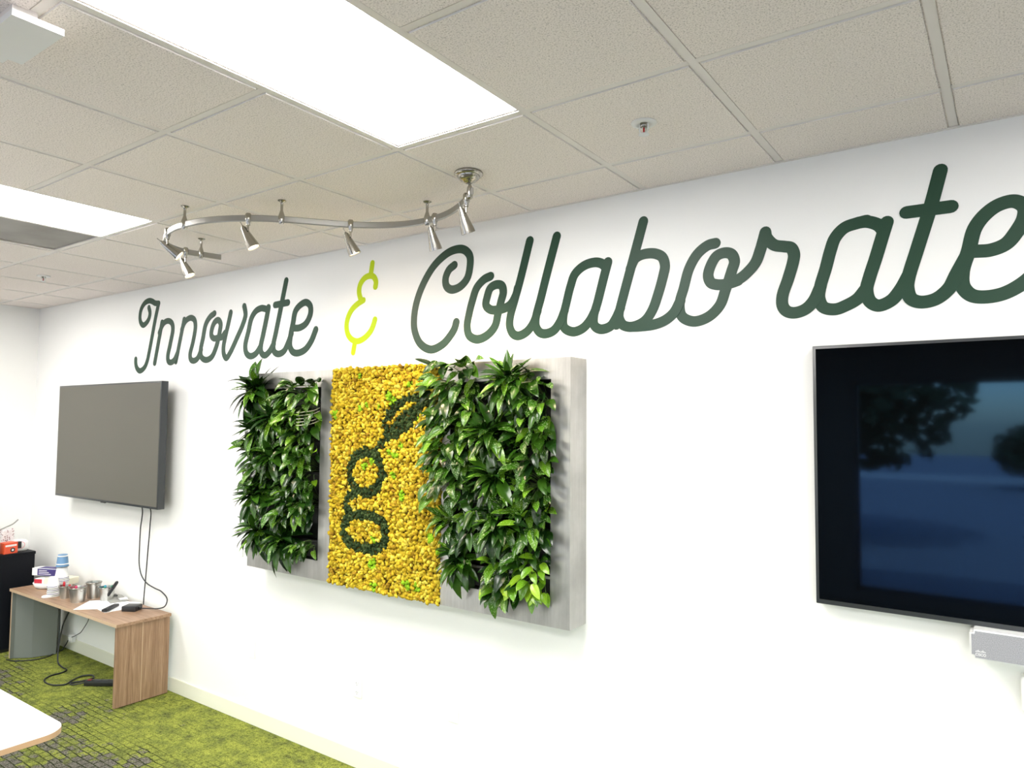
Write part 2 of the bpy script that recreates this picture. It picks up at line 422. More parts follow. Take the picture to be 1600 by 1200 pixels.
for i in range(len(xs) - 1):
    for j in range(len(ys) - 1):
        w = xs[i + 1] - xs[i]; d = ys[j] - ys[j + 1]
        if w < .05 or d < .05: continue
        if is_light(i, j): continue
        if kx(xs[i + 1]) == 7 and j in (2,): continue   # return air panel
        l = 0 if i == 0 else G; r = 0 if i == len(xs) - 2 else G; bk = 0 if j == 0 else G; f = 0 if j == len(ys) - 2 else G
        key = (round(w, 3), round(d, 3), l, r, f, bk)
        if key not in tile_cache: tile_cache[key] = tile_mesh(w, d, l, r, f, bk)
        o = bpy.data.objects.new('ceiling_tile', tile_cache[key]); link(o, ceiling)
        o.location = ((xs[i] + xs[i + 1]) / 2, (ys[j] + ys[j + 1]) / 2, HC + rt.uniform(-.0006, .0006))
for x in xs[1:-1]:
    bx('grid_bar', (x - .014, x + .014, YF, 0, HC + .003, HC + .006), M_grid, ceiling)
for y in ys[1:-1]:
    for i in range(len(xs) - 1):
        if xs[i + 1] - xs[i] < .05: continue
        if is_light(i, 2) and (abs(y - ys[3]) < .01 or abs(y - ys[7]) < .01): continue
        bx('grid_bar', (xs[i] + .012, xs[i + 1] - .012, y - .013, y + .013, HC + .003, HC + .006), M_grid, ceiling)
bx('wall_angle', (XL, XR, -.012, 0, HC - .003, HC + .002), M_grid, ceiling)
bx('wall_angle', (XL, XL + .012, YF, -.012, HC - .003, HC + .002), M_grid, ceiling)

# troffers
def troffer(x0, y0, label):
    """x0 = left grid line, y0 = grid line nearest the back wall"""
    t = thing('ceiling_light', label, 'ceiling light', (x0 + GX / 2, y0 - GY, HC), 'two-tile flat panel ceiling lights')
    w, d = GX / 2 - .003, GY - .003
    bm = nb()
    e = 0.016
    box(bm, -w, -w + e, -d, d, .009, .03); box(bm, w - e, w, -d, d, .009, .03); box(bm, -w + e, w - e, -d, -d + e, .009, .03); box(bm, -w + e, w - e, d - e, d, .009, .03)
    obj('frame', bm, M_grid, t)
    bx('diffuser', (-w + e, w - e, -d + e, d - e, .0095, .014), M_lens, t)
    return t
lab = {(2, 0): 'large bright ceiling light panel, nearest the camera, above the curved track light',
       (6, 0): 'bright ceiling light panel at the left, next to the dark grey air panel'}
for k in (-2, 2, 6, 10):
    for row, y0 in enumerate((ys[2], ys[6])):
        x0 = GX0 - (k + 1) * GX
        if x0 < XL or x0 + GX > XR: continue
        troffer(x0, y0, lab.get((k, row), 'rear-row ceiling light panel outside the view, %s' % {-2: 'far right', 2: 'above the camera side', 6: 'left of centre', 10: 'far left'}[k] + (' near the back wall' if row == 0 else ' near the windows')))
# dark return air panel next to the second light
t = thing('return_air_panel', 'dark grey return air panel in the ceiling beside the left light panel', 'air vent', (GX0 - 7.5 * GX, ys[2] - GY / 2, HC))
w, d = GX / 2 - .003, GY / 2 - .003
bx('panel', (-w, w, -d, d, .012, .018), M_vent, t)
bm = nb()
for s in (-1, 1):
    box(bm, s * w - .008 * (s > 0), s * w + .008 * (s < 0), -d, d, .008, .012); box(bm, -w, w, s * d - .008 * (s > 0), s * d + .008 * (s < 0), .008, .012)
obj('rim', bm, M_grid, t)

# sprinkler heads
M_red = mat('red_glass_bulb', (0.45, 0.01, 0.01), 0.15)
def sprinkler(x, y, label):
    t = thing('fire_sprinkler', label, 'sprinkler', (x, y, HC), 'ceiling sprinkler heads')
    bm = nb(); lathe(bm, [(0.0, 0.0), (0.040, 0.0), (0.040, -0.003), (0.034, -0.007), (0.022, -0.008), (0.020, -0.002), (0.0, -0.002)], 28); obj('escutcheon', bm, M_white, t, True)
    bm = nb(); lathe(bm, [(0.0, 0.0), (0.012, -0.0), (0.012, -0.016), (0.006, -0.02), (0, -0.02)], 16); obj('body', bm, M_nickel, t, True)
    bm = nb(); lathe(bm, [(0.0, -0.02), (0.003, -0.02), (0.003, -0.038), (0.0, -0.038)], 10); obj('bulb', bm, M_red, t, True)
    bm = nb()
    for s in (-1, 1): tube(bm, catmull([(s * .013, 0, -.006), (s * .014, 0, -.026), (s * .008, 0, -.038), (0, 0, -.042)], 4), .0025, 6)
    obj('yoke', bm, M_white, t, True)
    bm = nb(); lathe(bm, [(0.0, -0.042), (0.016, -0.042), (0.017, -0.044), (0, -0.045)], 14); obj('deflector', bm, M_white, t, True)
    t.scale = (1.15, 1.15, 1.0)
sprinkler(-1.063, -0.671, 'white fire sprinkler with red bulb right of the large ceiling light')
sprinkler(-5.97, -0.685, 'small far fire sprinkler beyond the dark grey air panel')

# wireless access point under the ceiling, upper left
t = thing('access_point', 'white box-shaped wireless access point under the ceiling at upper left', 'access point', (-2.02, -2.245, HC))
bm = nb()
box(bm, -.30, 0, -.06, .06, -.075, -.058)
es = [e for e in bm.edges if abs(e.verts[0].co.z - e.verts[1].co.z) > .01 and e.verts[0].co.x < -.1]
bmesh.ops.bevel(bm, geom=es, offset=.035, segments=6, affect='EDGES')
obj('housing', bm, M_white, t)
bx('mount', (-.2, -.09, -.03, .03, -.058, 0.004), M_grid, t)
bx('led', (0.0, .0008, .045, .05, -.069, -.064), mat('violet_led', (0.4, 0.35, 0.9), 0.4), t)

# ------------------------------------------------------------------ lettering on the back wall (x, z centre lines in metres)
STROKES = {'innovate':[[[(-5.735,2.939),(-5.715,2.895),(-5.729,2.847),(-5.769,2.814),(-5.816,2.801),(-5.856,2.827),(-5.871,2.868),(-5.857,2.933),(-5.804,2.981),(-5.736,2.995),(-5.685,2.985),(-5.641,2.967),(-5.586,2.96)],[(-5.587,2.96),(-5.627,2.842),(-5.671,2.689),(-5.709,2.562),(-5.727,2.51),(-5.767,2.453),(-5.841,2.426),(-5.891,2.452),(-5.912,2.492),(-5.914,2.525)]],[[(-5.524,2.802),(-5.614,2.48)],[(-5.558,2.721),(-5.525,2.77),(-5.486,2.799),(-5.427,2.806),(-5.379,2.784),(-5.361,2.739),(-5.392,2.621),(-5.421,2.528),(-5.413,2.49),(-5.377,2.475),(-5.326,2.492),(-5.282,2.545)]],[[(-5.206,2.799),(-5.303,2.479)],[(-5.233,2.724),(-5.202,2.771),(-5.165,2.796),(-5.11,2.805),(-5.063,2.785),(-5.047,2.735),(-5.072,2.621),(-5.107,2.525),(-5.097,2.488),(-5.058,2.474),(-5.005,2.49),(-4.96,2.553)]],[[(-4.801,2.814),(-4.859,2.79),(-4.911,2.737),(-4.939,2.643),(-4.966,2.548),(-4.955,2.5),(-4.893,2.473),(-4.817,2.493),(-4.769,2.556),(-4.742,2.619),(-4.725,2.677),(-4.718,2.729),(-4.749,2.76),(-4.795,2.747),(-4.828,2.696),(-4.83,2.651),(-4.798,2.628),(-4.743,2.63),(-4.697,2.631),(-4.659,2.66)]],[[(-4.597,2.803),(-4.623,2.722),(-4.653,2.637),(-4.674,2.556),(-4.666,2.503),(-4.635,2.475),(-4.592,2.509),(-4.51,2.616),(-4.448,2.703),(-4.418,2.769),(-4.424,2.804),(-4.436,2.835)]],[[(-4.168,2.788),(-4.208,2.799),(-4.236,2.803),(-4.298,2.788),(-4.347,2.741),(-4.377,2.653),(-4.41,2.553),(-4.396,2.501),(-4.348,2.475),(-4.285,2.49),(-4.229,2.542)],[(-4.157,2.802),(-4.174,2.733),(-4.209,2.614),(-4.232,2.532),(-4.222,2.493),(-4.185,2.473),(-4.137,2.494),(-4.089,2.546)]],[[(-3.972,2.967),(-4.005,2.85),(-4.039,2.727),(-4.073,2.61),(-4.094,2.535),(-4.082,2.494),(-4.037,2.475),(-3.978,2.491),(-3.938,2.542),(-3.904,2.604)],[(-4.085,2.812),(-3.949,2.816)]],[[(-3.883,2.639),(-3.818,2.638),(-3.754,2.663),(-3.714,2.722),(-3.718,2.772),(-3.759,2.8),(-3.815,2.789),(-3.867,2.751),(-3.889,2.673),(-3.912,2.589),(-3.916,2.525),(-3.89,2.486),(-3.844,2.471),(-3.763,2.488),(-3.702,2.539),(-3.657,2.614)]]],'ampersand':[[[(-3.15,2.983),(-3.162,2.916)],[(-3.121,2.836),(-3.117,2.867),(-3.137,2.898),(-3.171,2.908),(-3.215,2.899),(-3.251,2.866),(-3.262,2.825),(-3.253,2.787),(-3.239,2.764)],[(-3.222,2.764),(-3.271,2.746),(-3.323,2.714),(-3.358,2.664),(-3.368,2.611),(-3.353,2.562),(-3.314,2.527),(-3.264,2.515),(-3.205,2.532),(-3.154,2.57),(-3.13,2.609),(-3.119,2.637)],[(-3.29,2.511),(-3.304,2.448)]]],'collaborate':[[[(-2.505,2.892),(-2.543,2.87),(-2.567,2.825),(-2.561,2.782),(-2.526,2.758),(-2.465,2.766),(-2.413,2.808),(-2.394,2.876),(-2.397,2.929),(-2.427,2.963),(-2.468,2.977),(-2.545,2.969),(-2.646,2.913),(-2.725,2.824),(-2.78,2.719),(-2.801,2.622),(-2.795,2.548),(-2.751,2.471),(-2.669,2.432),(-2.583,2.456),(-2.529,2.5),(-2.498,2.539),(-2.486,2.573)]],[[(-2.254,2.801),(-2.296,2.789),(-2.346,2.748),(-2.375,2.681),(-2.396,2.613),(-2.409,2.544),(-2.394,2.494),(-2.343,2.47),(-2.278,2.484),(-2.222,2.531),(-2.202,2.597),(-2.182,2.663),(-2.169,2.707),(-2.179,2.742),(-2.211,2.752),(-2.253,2.738),(-2.274,2.694),(-2.282,2.649),(-2.251,2.622),(-2.202,2.617),(-2.161,2.621),(-2.12,2.64),(-2.087,2.687),(-2.077,2.72)]],[[(-2.004,2.957),(-2.061,2.763),(-2.093,2.666),(-2.123,2.574),(-2.126,2.524),(-2.105,2.484),(-2.071,2.471),(-2.019,2.489),(-1.98,2.53),(-1.953,2.59)]],[[(-1.842,2.956),(-1.904,2.756),(-1.935,2.651),(-1.964,2.556),(-1.963,2.512),(-1.941,2.481),(-1.909,2.471),(-1.859,2.483),(-1.822,2.523),(-1.794,2.58)]],[[(-1.568,2.769),(-1.591,2.787),(-1.625,2.797),(-1.684,2.789),(-1.737,2.753),(-1.761,2.698),(-1.785,2.615),(-1.803,2.543),(-1.797,2.495),(-1.748,2.47),(-1.695,2.482),(-1.654,2.518),(-1.621,2.572)],[(-1.557,2.79),(-1.574,2.734),(-1.594,2.664),(-1.611,2.605),(-1.633,2.534),(-1.629,2.493),(-1.596,2.472),(-1.545,2.482),(-1.517,2.515),(-1.491,2.564)]],[[(-1.374,2.957),(-1.418,2.811),(-1.462,2.666),(-1.498,2.544),(-1.512,2.487)],[(-1.44,2.744),(-1.416,2.786),(-1.392,2.799),(-1.36,2.804),(-1.318,2.799),(-1.282,2.778),(-1.269,2.738),(-1.277,2.695),(-1.303,2.61),(-1.329,2.544),(-1.361,2.5),(-1.398,2.479),(-1.441,2.472),(-1.479,2.485),(-1.498,2.519),(-1.498,2.544)],[(-1.441,2.472),(-1.382,2.471),(-1.319,2.475),(-1.267,2.491),(-1.227,2.521),(-1.197,2.571)]],[[(-1.037,2.807),(-1.069,2.803),(-1.117,2.771),(-1.156,2.71),(-1.181,2.627),(-1.201,2.557),(-1.19,2.501),(-1.138,2.474),(-1.071,2.489),(-1.019,2.536),(-0.995,2.598),(-0.967,2.678),(-0.955,2.718),(-0.967,2.749),(-0.994,2.76),(-1.031,2.751),(-1.06,2.708),(-1.07,2.667),(-1.058,2.637),(-1.037,2.627),(-1.004,2.623),(-0.968,2.627),(-0.94,2.634)]],[[(-0.968,2.631),(-0.931,2.642),(-0.895,2.669),(-0.866,2.702),(-0.846,2.753),(-0.834,2.792),(-0.825,2.824)],[(-0.825,2.824),(-0.821,2.802),(-0.79,2.765),(-0.751,2.753),(-0.724,2.744),(-0.713,2.718),(-0.715,2.692),(-0.736,2.62),(-0.76,2.548),(-0.759,2.508),(-0.742,2.485),(-0.713,2.477),(-0.672,2.488),(-0.64,2.519),(-0.614,2.573)]],[[(-0.385,2.762),(-0.404,2.788),(-0.442,2.807),(-0.476,2.808)],[(-0.446,2.811),(-0.476,2.807),(-0.522,2.796),(-0.557,2.761),(-0.575,2.713),(-0.594,2.642),(-0.615,2.572),(-0.62,2.526),(-0.604,2.49),(-0.562,2.478),(-0.519,2.491),(-0.481,2.512),(-0.45,2.549)],[(-0.375,2.795),(-0.393,2.736),(-0.416,2.659),(-0.439,2.587),(-0.449,2.542),(-0.438,2.498),(-0.41,2.479),(-0.367,2.494),(-0.334,2.533),(-0.303,2.59)]],[[(-0.197,2.959),(-0.229,2.836),(-0.277,2.677),(-0.308,2.572),(-0.312,2.536),(-0.301,2.496),(-0.272,2.48),(-0.223,2.486),(-0.179,2.522),(-0.155,2.57),(-0.123,2.632)],[(-0.309,2.821),(-0.167,2.819)]],[[(-0.101,2.646),(-0.052,2.644),(-0.007,2.66),(0.025,2.7),(0.048,2.745),(0.049,2.781),(0.02,2.806),(-0.024,2.801),(-0.065,2.773),(-0.097,2.728),(-0.117,2.651),(-0.138,2.578),(-0.137,2.523),(-0.113,2.49),(-0.08,2.48),(-0.02,2.486),(0.04,2.519),(0.076,2.558),(0.096,2.612)]]],'emblem':{'ring':[(-3.008,1.853),(-2.92,1.831),(-2.88,1.746),(-2.91,1.662),(-3.002,1.625),(-3.103,1.651),(-3.136,1.734),(-3.095,1.821),(-3.008,1.853)],'ear':[(-2.944,1.843),(-2.889,1.902)],'tail':[(-3.077,1.631),(-3.145,1.588),(-3.162,1.528),(-3.098,1.49)],'low':[(-3.187,1.415),(-3.129,1.479),(-2.995,1.498),(-2.876,1.475),(-2.842,1.421),(-2.872,1.345),(-2.966,1.315),(-3.112,1.324),(-3.176,1.373),(-3.187,1.415)],'leaf':[(-2.494,2.148),(-2.569,2.167),(-2.666,2.175),(-2.777,2.138),(-2.862,2.068),(-2.88,1.994),(-2.858,1.92),(-2.772,1.931),(-2.684,1.98),(-2.62,2.044),(-2.557,2.1)],'slit':[(-2.845,1.987),(-2.809,2.04),(-2.754,2.101),(-2.665,2.134),(-2.622,2.128),(-2.709,2.089),(-2.775,2.048),(-2.825,1.994)]}}
def ribbon(bm, pts, w, y0, y1):
    """flat band with round ends of half-width w following (x, z) points, between depths y0 (front) and y1 (back)"""
    N_ = None
    C = catmull([Vector((p[0], p[1])) for p in pts], 7) if len(pts) > 2 else [Vector(pts[0]), Vector(pts[1])]
    def nrm(i):
        d = (C[min(i + 1, len(C) - 1)] - C[max(i - 1, 0)]).normalized(); return Vector((-d.y, d.x))
    L = [C[i] + nrm(i) * w for i in range(len(C))]; Rr = [C[i] - nrm(i) * w for i in range(len(C))]
    def cap(c, d0):
        a0 = math.atan2(d0.y, d0.x)
        return [c + Vector((math.cos(a0 - math.pi * k / 8), math.sin(a0 - math.pi * k / 8))) * w for k in range(1, 8)]
    ramp_ = [0.0]
    fr = lambda v: bm.verts.new((v.x, y0 - ramp_[0], v.y)); bk = lambda v: bm.verts.new((v.x, y1, v.y))
    fl = []; frr = []
    for i in range(len(C)):
        ramp_[0] = .0003 * i / len(C); fl.append(fr(L[i])); frr.append(fr(Rr[i]))
    bl = [bk(v) for v in L]; brr = [bk(v) for v in Rr]
    for i in range(len(C) - 1):
        bm.faces.new((fl[i], frr[i], frr[i + 1], fl[i + 1]))
        bm.faces.new((bl[i], fl[i], fl[i + 1], bl[i + 1])); bm.faces.new((frr[i], brr[i], brr[i + 1], frr[i + 1]))
    # caps
    for c, a, b, ab, bb, d0 in ((C[-1], fl[-1], frr[-1], bl[-1], brr[-1], nrm(len(C) - 1)), (C[0], frr[0], fl[0], brr[0], bl[0], -nrm(0))):
        pts2 = cap(c, d0); ramp_[0] = .0003 if c is C[-1] else 0.0
        f = [fr(v) for v in pts2]; g = [bk(v) for v in pts2]
        bm.faces.new([a] + f + [b])
        ch = [a] + f + [b]; cg = [ab] + g + [bb]
        for i in range(len(ch) - 1): bm.faces.new((cg[i], ch[i], ch[i + 1], cg[i + 1]))
def lettering(key, name, label, cat, m, hw):
    S = STROKES[key]
    t = thing(name, label, cat, (0, 0, 0))
    for li, strokes in enumerate(S):
        bm = nb()
        for si, st in enumerate(strokes):
            ribbon(bm, st, hw, -0.0012 - .0004 * ((li % 2) * 3 + si % 3), -0.0002)
        bmesh.ops.recalc_face_normals(bm, faces=bm.faces)
        obj('letter' if len(S) > 1 else 'symbol', bm, m, t)
    return t
lettering('innovate', 'wall_lettering', 'dark green script word Innovate on the white wall above the left screen', 'wall lettering', M_letter, 0.0232)
lettering('ampersand', 'wall_lettering', 'lime green ampersand on the wall between the two dark green words', 'wall lettering', M_lime, 0.0190)
lettering('collaborate', 'wall_lettering', 'large dark green script word Collaborate on the wall above the right screen', 'wall lettering', M_letter, 0.0237)

# ------------------------------------------------------------------ living wall: steel frame, moss panel, plants
FX0, FX1, FZ0, FZ1, FD = -4.105, -1.672, 1.083, 2.333, 0.15
OL = (-4.005, -3.412, 1.195, 2.232); OR = (-2.395, -1.778, 1.195, 2.232)
MX0, MX1 = -3.312, -2.448
lw = thing('planter_frame', 'brushed steel frame of the plant wall with two plant openings around golden moss', 'planter frame', ((FX0 + FX1) / 2, 0, FZ0))
ox, oz = (FX0 + FX1) / 2, FZ0
def fbox(name, x0, x1, z0, z1, y0=-FD, y1=0.0, m=None, parent=lw, bev=0.0015):
    bm = nb(); box(bm, x0 - ox, x1 - ox, y0, y1, z0 - oz, z1 - oz, bev=bev, seg=1)
    return obj(name, bm, m or M_steel, parent)
th = .004
for nm, a, b, o4 in (('left_housing', FX0, MX0, OL), ('right_housing', MX1, FX1, OR)):
    bm = nb()
    def q(x0, x1, z0, z1, y0=-FD, y1=-FD + th): box(bm, x0 - ox, x1 - ox, y0, y1, z0 - oz, z1 - oz)
    q(a, o4[0], FZ0, FZ1); q(o4[1], b, FZ0, FZ1); q(o4[0], o4[1], FZ0, o4[2]); q(o4[0], o4[1], o4[3], FZ1)
    q(a, a + th, FZ0, FZ1, -FD + th, 0); q(b - th, b, FZ0, FZ1, -FD + th, 0)
    q(a + th, b - th, FZ0, FZ0 + th, -FD + th, 0); q(a + th, b - th, FZ1 - th, FZ1, -FD + th, 0)
    obj('housing', bm, M_steel, lw)
    bm = nb()
    x0, x1, z0, z1 = o4
    q(x0, x1, z0, z1, -.03, -.02)
    q(x0 - .002, x0, z0, z1, -FD + th, -.03); q(x1, x1 + .002, z0, z1, -FD + th, -.03); q(x0, x1, z0 - .002, z0, -FD + th, -.03); q(x0, x1, z1, z1 + .002, -FD + th, -.03)
    obj('liner', bm, M_pot, lw)
    for r in range(5):
        z = z0 + .012 + r * (z1 - z0 - .02) / 5
        bm = nb(); q(x0 + .004, x1 - .004, z, z + .085, -.125, -.035); obj('planter_tray', bm, M_pot, lw)
        bm = nb(); q(x0 + .004, x1 - .004, z + .088, z + .10, -.130, -.120); obj('tray_rail', bm, M_steel if (r == 0 and o4 is OR) else M_pot, lw)
fbox('moss_box', MX0, MX1, FZ0 + .004, FZ1 - .004, -.142, -.002, M_steel)

# moss: thousands of little cushions, nobody could count them
def ico(sub):
    bm = nb(); bmesh.ops.create_icosphere(bm, subdivisions=sub, radius=1.0)
    v = np.array([x.co[:] for x in bm.verts]); f = np.array([[w.index for w in x.verts] for x in bm.faces]); bm.free(); return v, f
IV, IF = ico(2)
rng = np.random.default_rng(3)
def lumpy(n):
    out = []
    for _ in range(n):
        v = IV.copy()
        for _k in range(9):
            d = rng.normal(size=3); d /= np.linalg.norm(d)
            s = np.clip((v @ d - .55) / .45, 0, 1) ** .6
            v = v * (1 + .26 * s[:, None])
        v *= rng.uniform(.93, 1.07, size=(len(v), 1)); v = v - v.mean(0); v /= np.linalg.norm(v, axis=1).mean()
        out.append(v)
    return out
LUMPS = lumpy(10)
def moss_mesh(name, pts, rads, tones, m, parent):
    n = len(pts); nv = len(IV); nf = len(IF)
    V = np.empty((n * nv, 3)); Fc = np.empty((n * nf, 3), int); T = np.repeat(tones, nv)
    for i, (p, r) in enumerate(zip(pts, rads)):
        v = LUMPS[rng.integers(len(LUMPS))]
        q = rng.normal(size=4); q /= np.linalg.norm(q); w, x, y, z = q
        Rm = np.array([[1 - 2 * (y * y + z * z), 2 * (x * y - z * w), 2 * (x * z + y * w)], [2 * (x * y + z * w), 1 - 2 * (x * x + z * z), 2 * (y * z - x * w)], [2 * (x * z - y * w), 2 * (y * z + x * w), 1 - 2 * (x * x + y * y)]])
        V[i * nv:(i + 1) * nv] = (v @ Rm.T) * r + p
        Fc[i * nf:(i + 1) * nf] = IF + i * nv
    me = bpy.data.meshes.new(name)
    me.vertices.add(len(V)); me.vertices.foreach_set('co', V.astype(np.float32).ravel())
    me.loops.add(len(Fc) * 3); me.loops.foreach_set('vertex_index', Fc.astype(np.int32).ravel())
    me.polygons.add(len(Fc)); me.polygons.foreach_set('loop_start', (np.arange(len(Fc)) * 3).astype(np.int32))
    me.polygons.foreach_set('loop_total', np.full(len(Fc), 3, np.int32))
    at = me.attributes.new('tone', 'FLOAT', 'POINT'); at.data.foreach_set('value', T.astype(np.float32))
    me.update(calc_edges=True); me.polygons.foreach_set('use_smooth', np.ones(len(Fc), bool)); me.materials.append(m)
    o = bpy.data.objects.new(name, me); link(o, parent); o['kind'] = 'stuff'
    return o
EM = STROKES['emblem']
def seg_d(P, pl):
    d = np.full(len(P), 9.0)
    for a, b in zip(pl, pl[1:]):
        a = np.array(a); b = np.array(b); ab = b - a
        tt = np.clip(((P - a) @ ab) / (ab @ ab), 0, 1); d = np.minimum(d, np.linalg.norm(P - (a + tt[:, None] * ab), axis=1))
    return d
def inpoly(P, pl):
    r = np.zeros(len(P), bool); n = len(pl)
    for i in range(n):
        x1, y1 = pl[i]; x2, y2 = pl[(i + 1) % n]
        c = ((y1 > P[:, 1]) != (y2 > P[:, 1]))
        xi = (x2 - x1) * (P[:, 1] - y1) / (y2 - y1 + 1e-12) + x1
        r ^= c & (P[:, 0] < xi)
    return r
sp = .0172
gx = np.arange(MX0 + .008, MX1 - .002, sp); gz = np.arange(FZ0 + .006, FZ1 + .002, sp * .9)
PX, PZ = np.meshgrid(gx, gz); PX = PX + (np.arange(len(gz)) % 2)[:, None] * sp / 2
P2 = np.stack([PX.ravel(), PZ.ravel()], 1) + rng.uniform(-.004, .004, size=(PX.size, 2))
hw = .030
green = np.zeros(len(P2), bool)
for kk in ('ring', 'low'):
    pl = [tuple(v) for v in catmull([Vector(p) for p in EM[kk]], 5)]
    green |= seg_d(P2, pl) < hw
for kk in ('ear', 'tail'): green |= seg_d(P2, [tuple(v) for v in catmull([Vector(p) for p in EM[kk]], 5)]) < hw * .85
green |= inpoly(P2, [tuple(v) for v in catmull([Vector(p) for p in EM['leaf']], 4, True)]) & ~inpoly(P2, EM['slit'])
mp = thing('moss_panel', 'golden yellow moss panel with dark green emblem in the middle of the plant wall', 'moss panel', (0, -.142, 0))
pts = np.stack([P2[:, 0], -rng.uniform(.002, .028, len(P2)) * (.6 + .4 * np.sin(P2[:, 0] * 190) * np.sin(P2[:, 1] * 170 + 1)), P2[:, 1]], 1)
rad = rng.uniform(.0078, .0128, len(P2)); tone = rng.uniform(0, 1, len(P2))
patch = np.sin(P2[:, 0] * 21 + np.sin(P2[:, 1] * 17) * 2) * np.sin(P2[:, 1] * 13 + P2[:, 0] * 9)
tone = np.clip(tone * .9 + .03 + patch * .10, 0, .955)
tone_seed = 0
limeseed = rng.random((30, 2)) * [MX1 - MX0, FZ1 - FZ0] + [MX0, FZ0]
for s in limeseed: tone[np.linalg.norm(P2 - s, axis=1) < rng.uniform(.014, .026)] = .99
yel = ~green
bx('backing', (MX0, MX1, -.006, 0, FZ0, FZ1), M_moss_base, mp)
moss_mesh('yellow_moss', pts[yel], rad[yel], tone[yel], M_moss_y, mp)
# the emblem is finer, slightly lower moss
gi = np.where(green)[0]; gp = np.repeat(pts[gi], 2, 0); gp[:, [0, 2]] += rng.uniform(-.008, .008, size=(len(gp), 2)); gp[:, 1] *= .75
moss_mesh('emblem_moss', gp, rng.uniform(.006, .0105, len(gp)), rng.random(len(gp)), M_moss_g, mp)['label'] = 'dark green moss emblem: script g with a leaf'

# ---- leaves
def leaf_mesh(name, L, W, m, droop=0.5, fold=0.25, kind='heart', seed=0):
    r = random.Random(seed); n = 7
    bm = nb(); rows = []
    for i in range(n + 1):
        s = i / n
        if kind == 'heart': w = W * (math.sin(math.pi * min(1, (s * .93 + .07)) ** .78) ** .75) * (1.0 if s < .99 else 0)
        else: w = W * (math.sin(math.pi * (s * .94 + .06) ** .85) ** .8) * (1.0 if s < .99 else 0)
        a = droop * s * s
        x = L * (s - .12 * droop * s ** 3); z = -L * a * .55
        tw = r.uniform(-.1, .1) * W
        if i == n: rows.append([bm.verts.new((x, 0, z))])
        else:
            rows.append([bm.verts.new((x - .02 * L * (kind == 'heart') * (s < .1), w, z + fold * w * (1 + .4 * math.sin(5 * s + seed)))), bm.verts.new((x, w * .5, z + fold * w * .42)), bm.verts.new((x, 0, z)),
                         bm.verts.new((x, -w * .5, z + fold * w * .42)), bm.verts.new((x, -w, z + fold * w * (1 + .4 * math.cos(4 * s + seed))))])
    for a, b in zip(rows, rows[1:]):
        if len(b) == 1:
            for k in range(4): bm.faces.new((a[k], a[k + 1], b[0]))
        else:
            for k in range(4): bm.faces.new((a[k], a[k + 1], b[k + 1], b[k]))
    for f in bm.faces: f.smooth = True
    bmesh.ops.recalc_face_normals(bm, faces=bm.faces)
    me = bpy.data.meshes.new(name); bm.to_mesh(me); bm.free(); me.materials.append(m); return me
H_DARK = [leaf_mesh('leaf', 1, .20 + .022 * k, M_leaf_dark, .3 + .2 * k, .3, 'heart', k) for k in range(4)]
H_MID = [leaf_mesh('leaf', 1, .21 + .025 * k, M_leaf_mid, .3 + .2 * k, .22 + .08 * k, 'heart', 9 + k) for k in range(4)]
H_LIME = [leaf_mesh('leaf', 1, .25, M_leaf_lime, .5, .2, 'heart', 30 + k) for k in range(2)]
S_DARK = [leaf_mesh('leaf', 1, .135 + .015 * k, M_leaf_dark, .2 + .25 * k, .35, 'lance', 50 + k) for k in range(4)]
S_MID = [leaf_mesh('leaf', 1, .12 + .02 * k, M_leaf_mid, .3 + .25 * k, .3, 'lance', 70 + k) for k in range(3)]
def place_leaf(me, parent, p, d, up, size, width=1.0):
    """leaf with its axis along d, upper side towards up"""
    d = Vector(d).normalized(); up = Vector(up); z = (up - d * up.dot(d))
    if z.length < 1e-3: z = Vector((0, -1, 0))
    z.normalize(); y = z.cross(d)
    Mx = Matrix(((d.x, y.x, z.x), (d.y, y.y, z.y), (d.z, y.z, z.z))).to_4x4()
    o = bpy.data.objects.new('leaf', me); link(o, parent)
    o.matrix_local = Matrix.Translation(p) @ Mx @ Matrix.Diagonal((size, size * width, size, 1))
    return o
rp = random.Random(11)
def spiky_plant(name, label, x, z, n=42, size=.17, group='spiky plants in the plant wall', y=-.17, mids=.25, flop=0.0):
    t = thing(name, label, 'plant', (x, y, z), group)
    n = int(n * 1.25)
    for i in range(n):
        u = (i + .5) / n
        th_ = math.acos(1 - u * 1.12) * 1.0; ph = i * 2.39996 + rp.uniform(-.3, .3)
        # axis points out of the wall and a little up
        ax = Vector((flop, -1, .42)).normalized(); e1 = Vector((1, 0, 0)); e1 = (e1 - ax * e1.dot(ax)).normalized(); e2 = ax.cross(e1)
        d = ax * math.cos(th_) + (e1 * math.cos(ph) + e2 * math.sin(ph)) * math.sin(th_)
        if d.y > .25: d.y = -.05
        d.z -= .10
        s = size * rp.uniform(.75, 1.15) * (.75 + .35 * u)
        base = Vector((rp.uniform(-.02, .02), rp.uniform(-.04, .02), rp.uniform(-.02, .03))) + d * .015
        me = rp.choice(S_MID if rp.random() < mids else S_DARK)
        place_leaf(me, t, base, d, ax * .6 + Vector((0, 0, .9)) - d * .2, s)
    bm = nb()
    tube(bm, [(0, .11, -.02), (0, .05, 0), (0, 0, .01), (0, -.04, .03)], [.014, .013, .011, .006], 8)
    obj('stem', bm, M_stem, t, True)
    return t
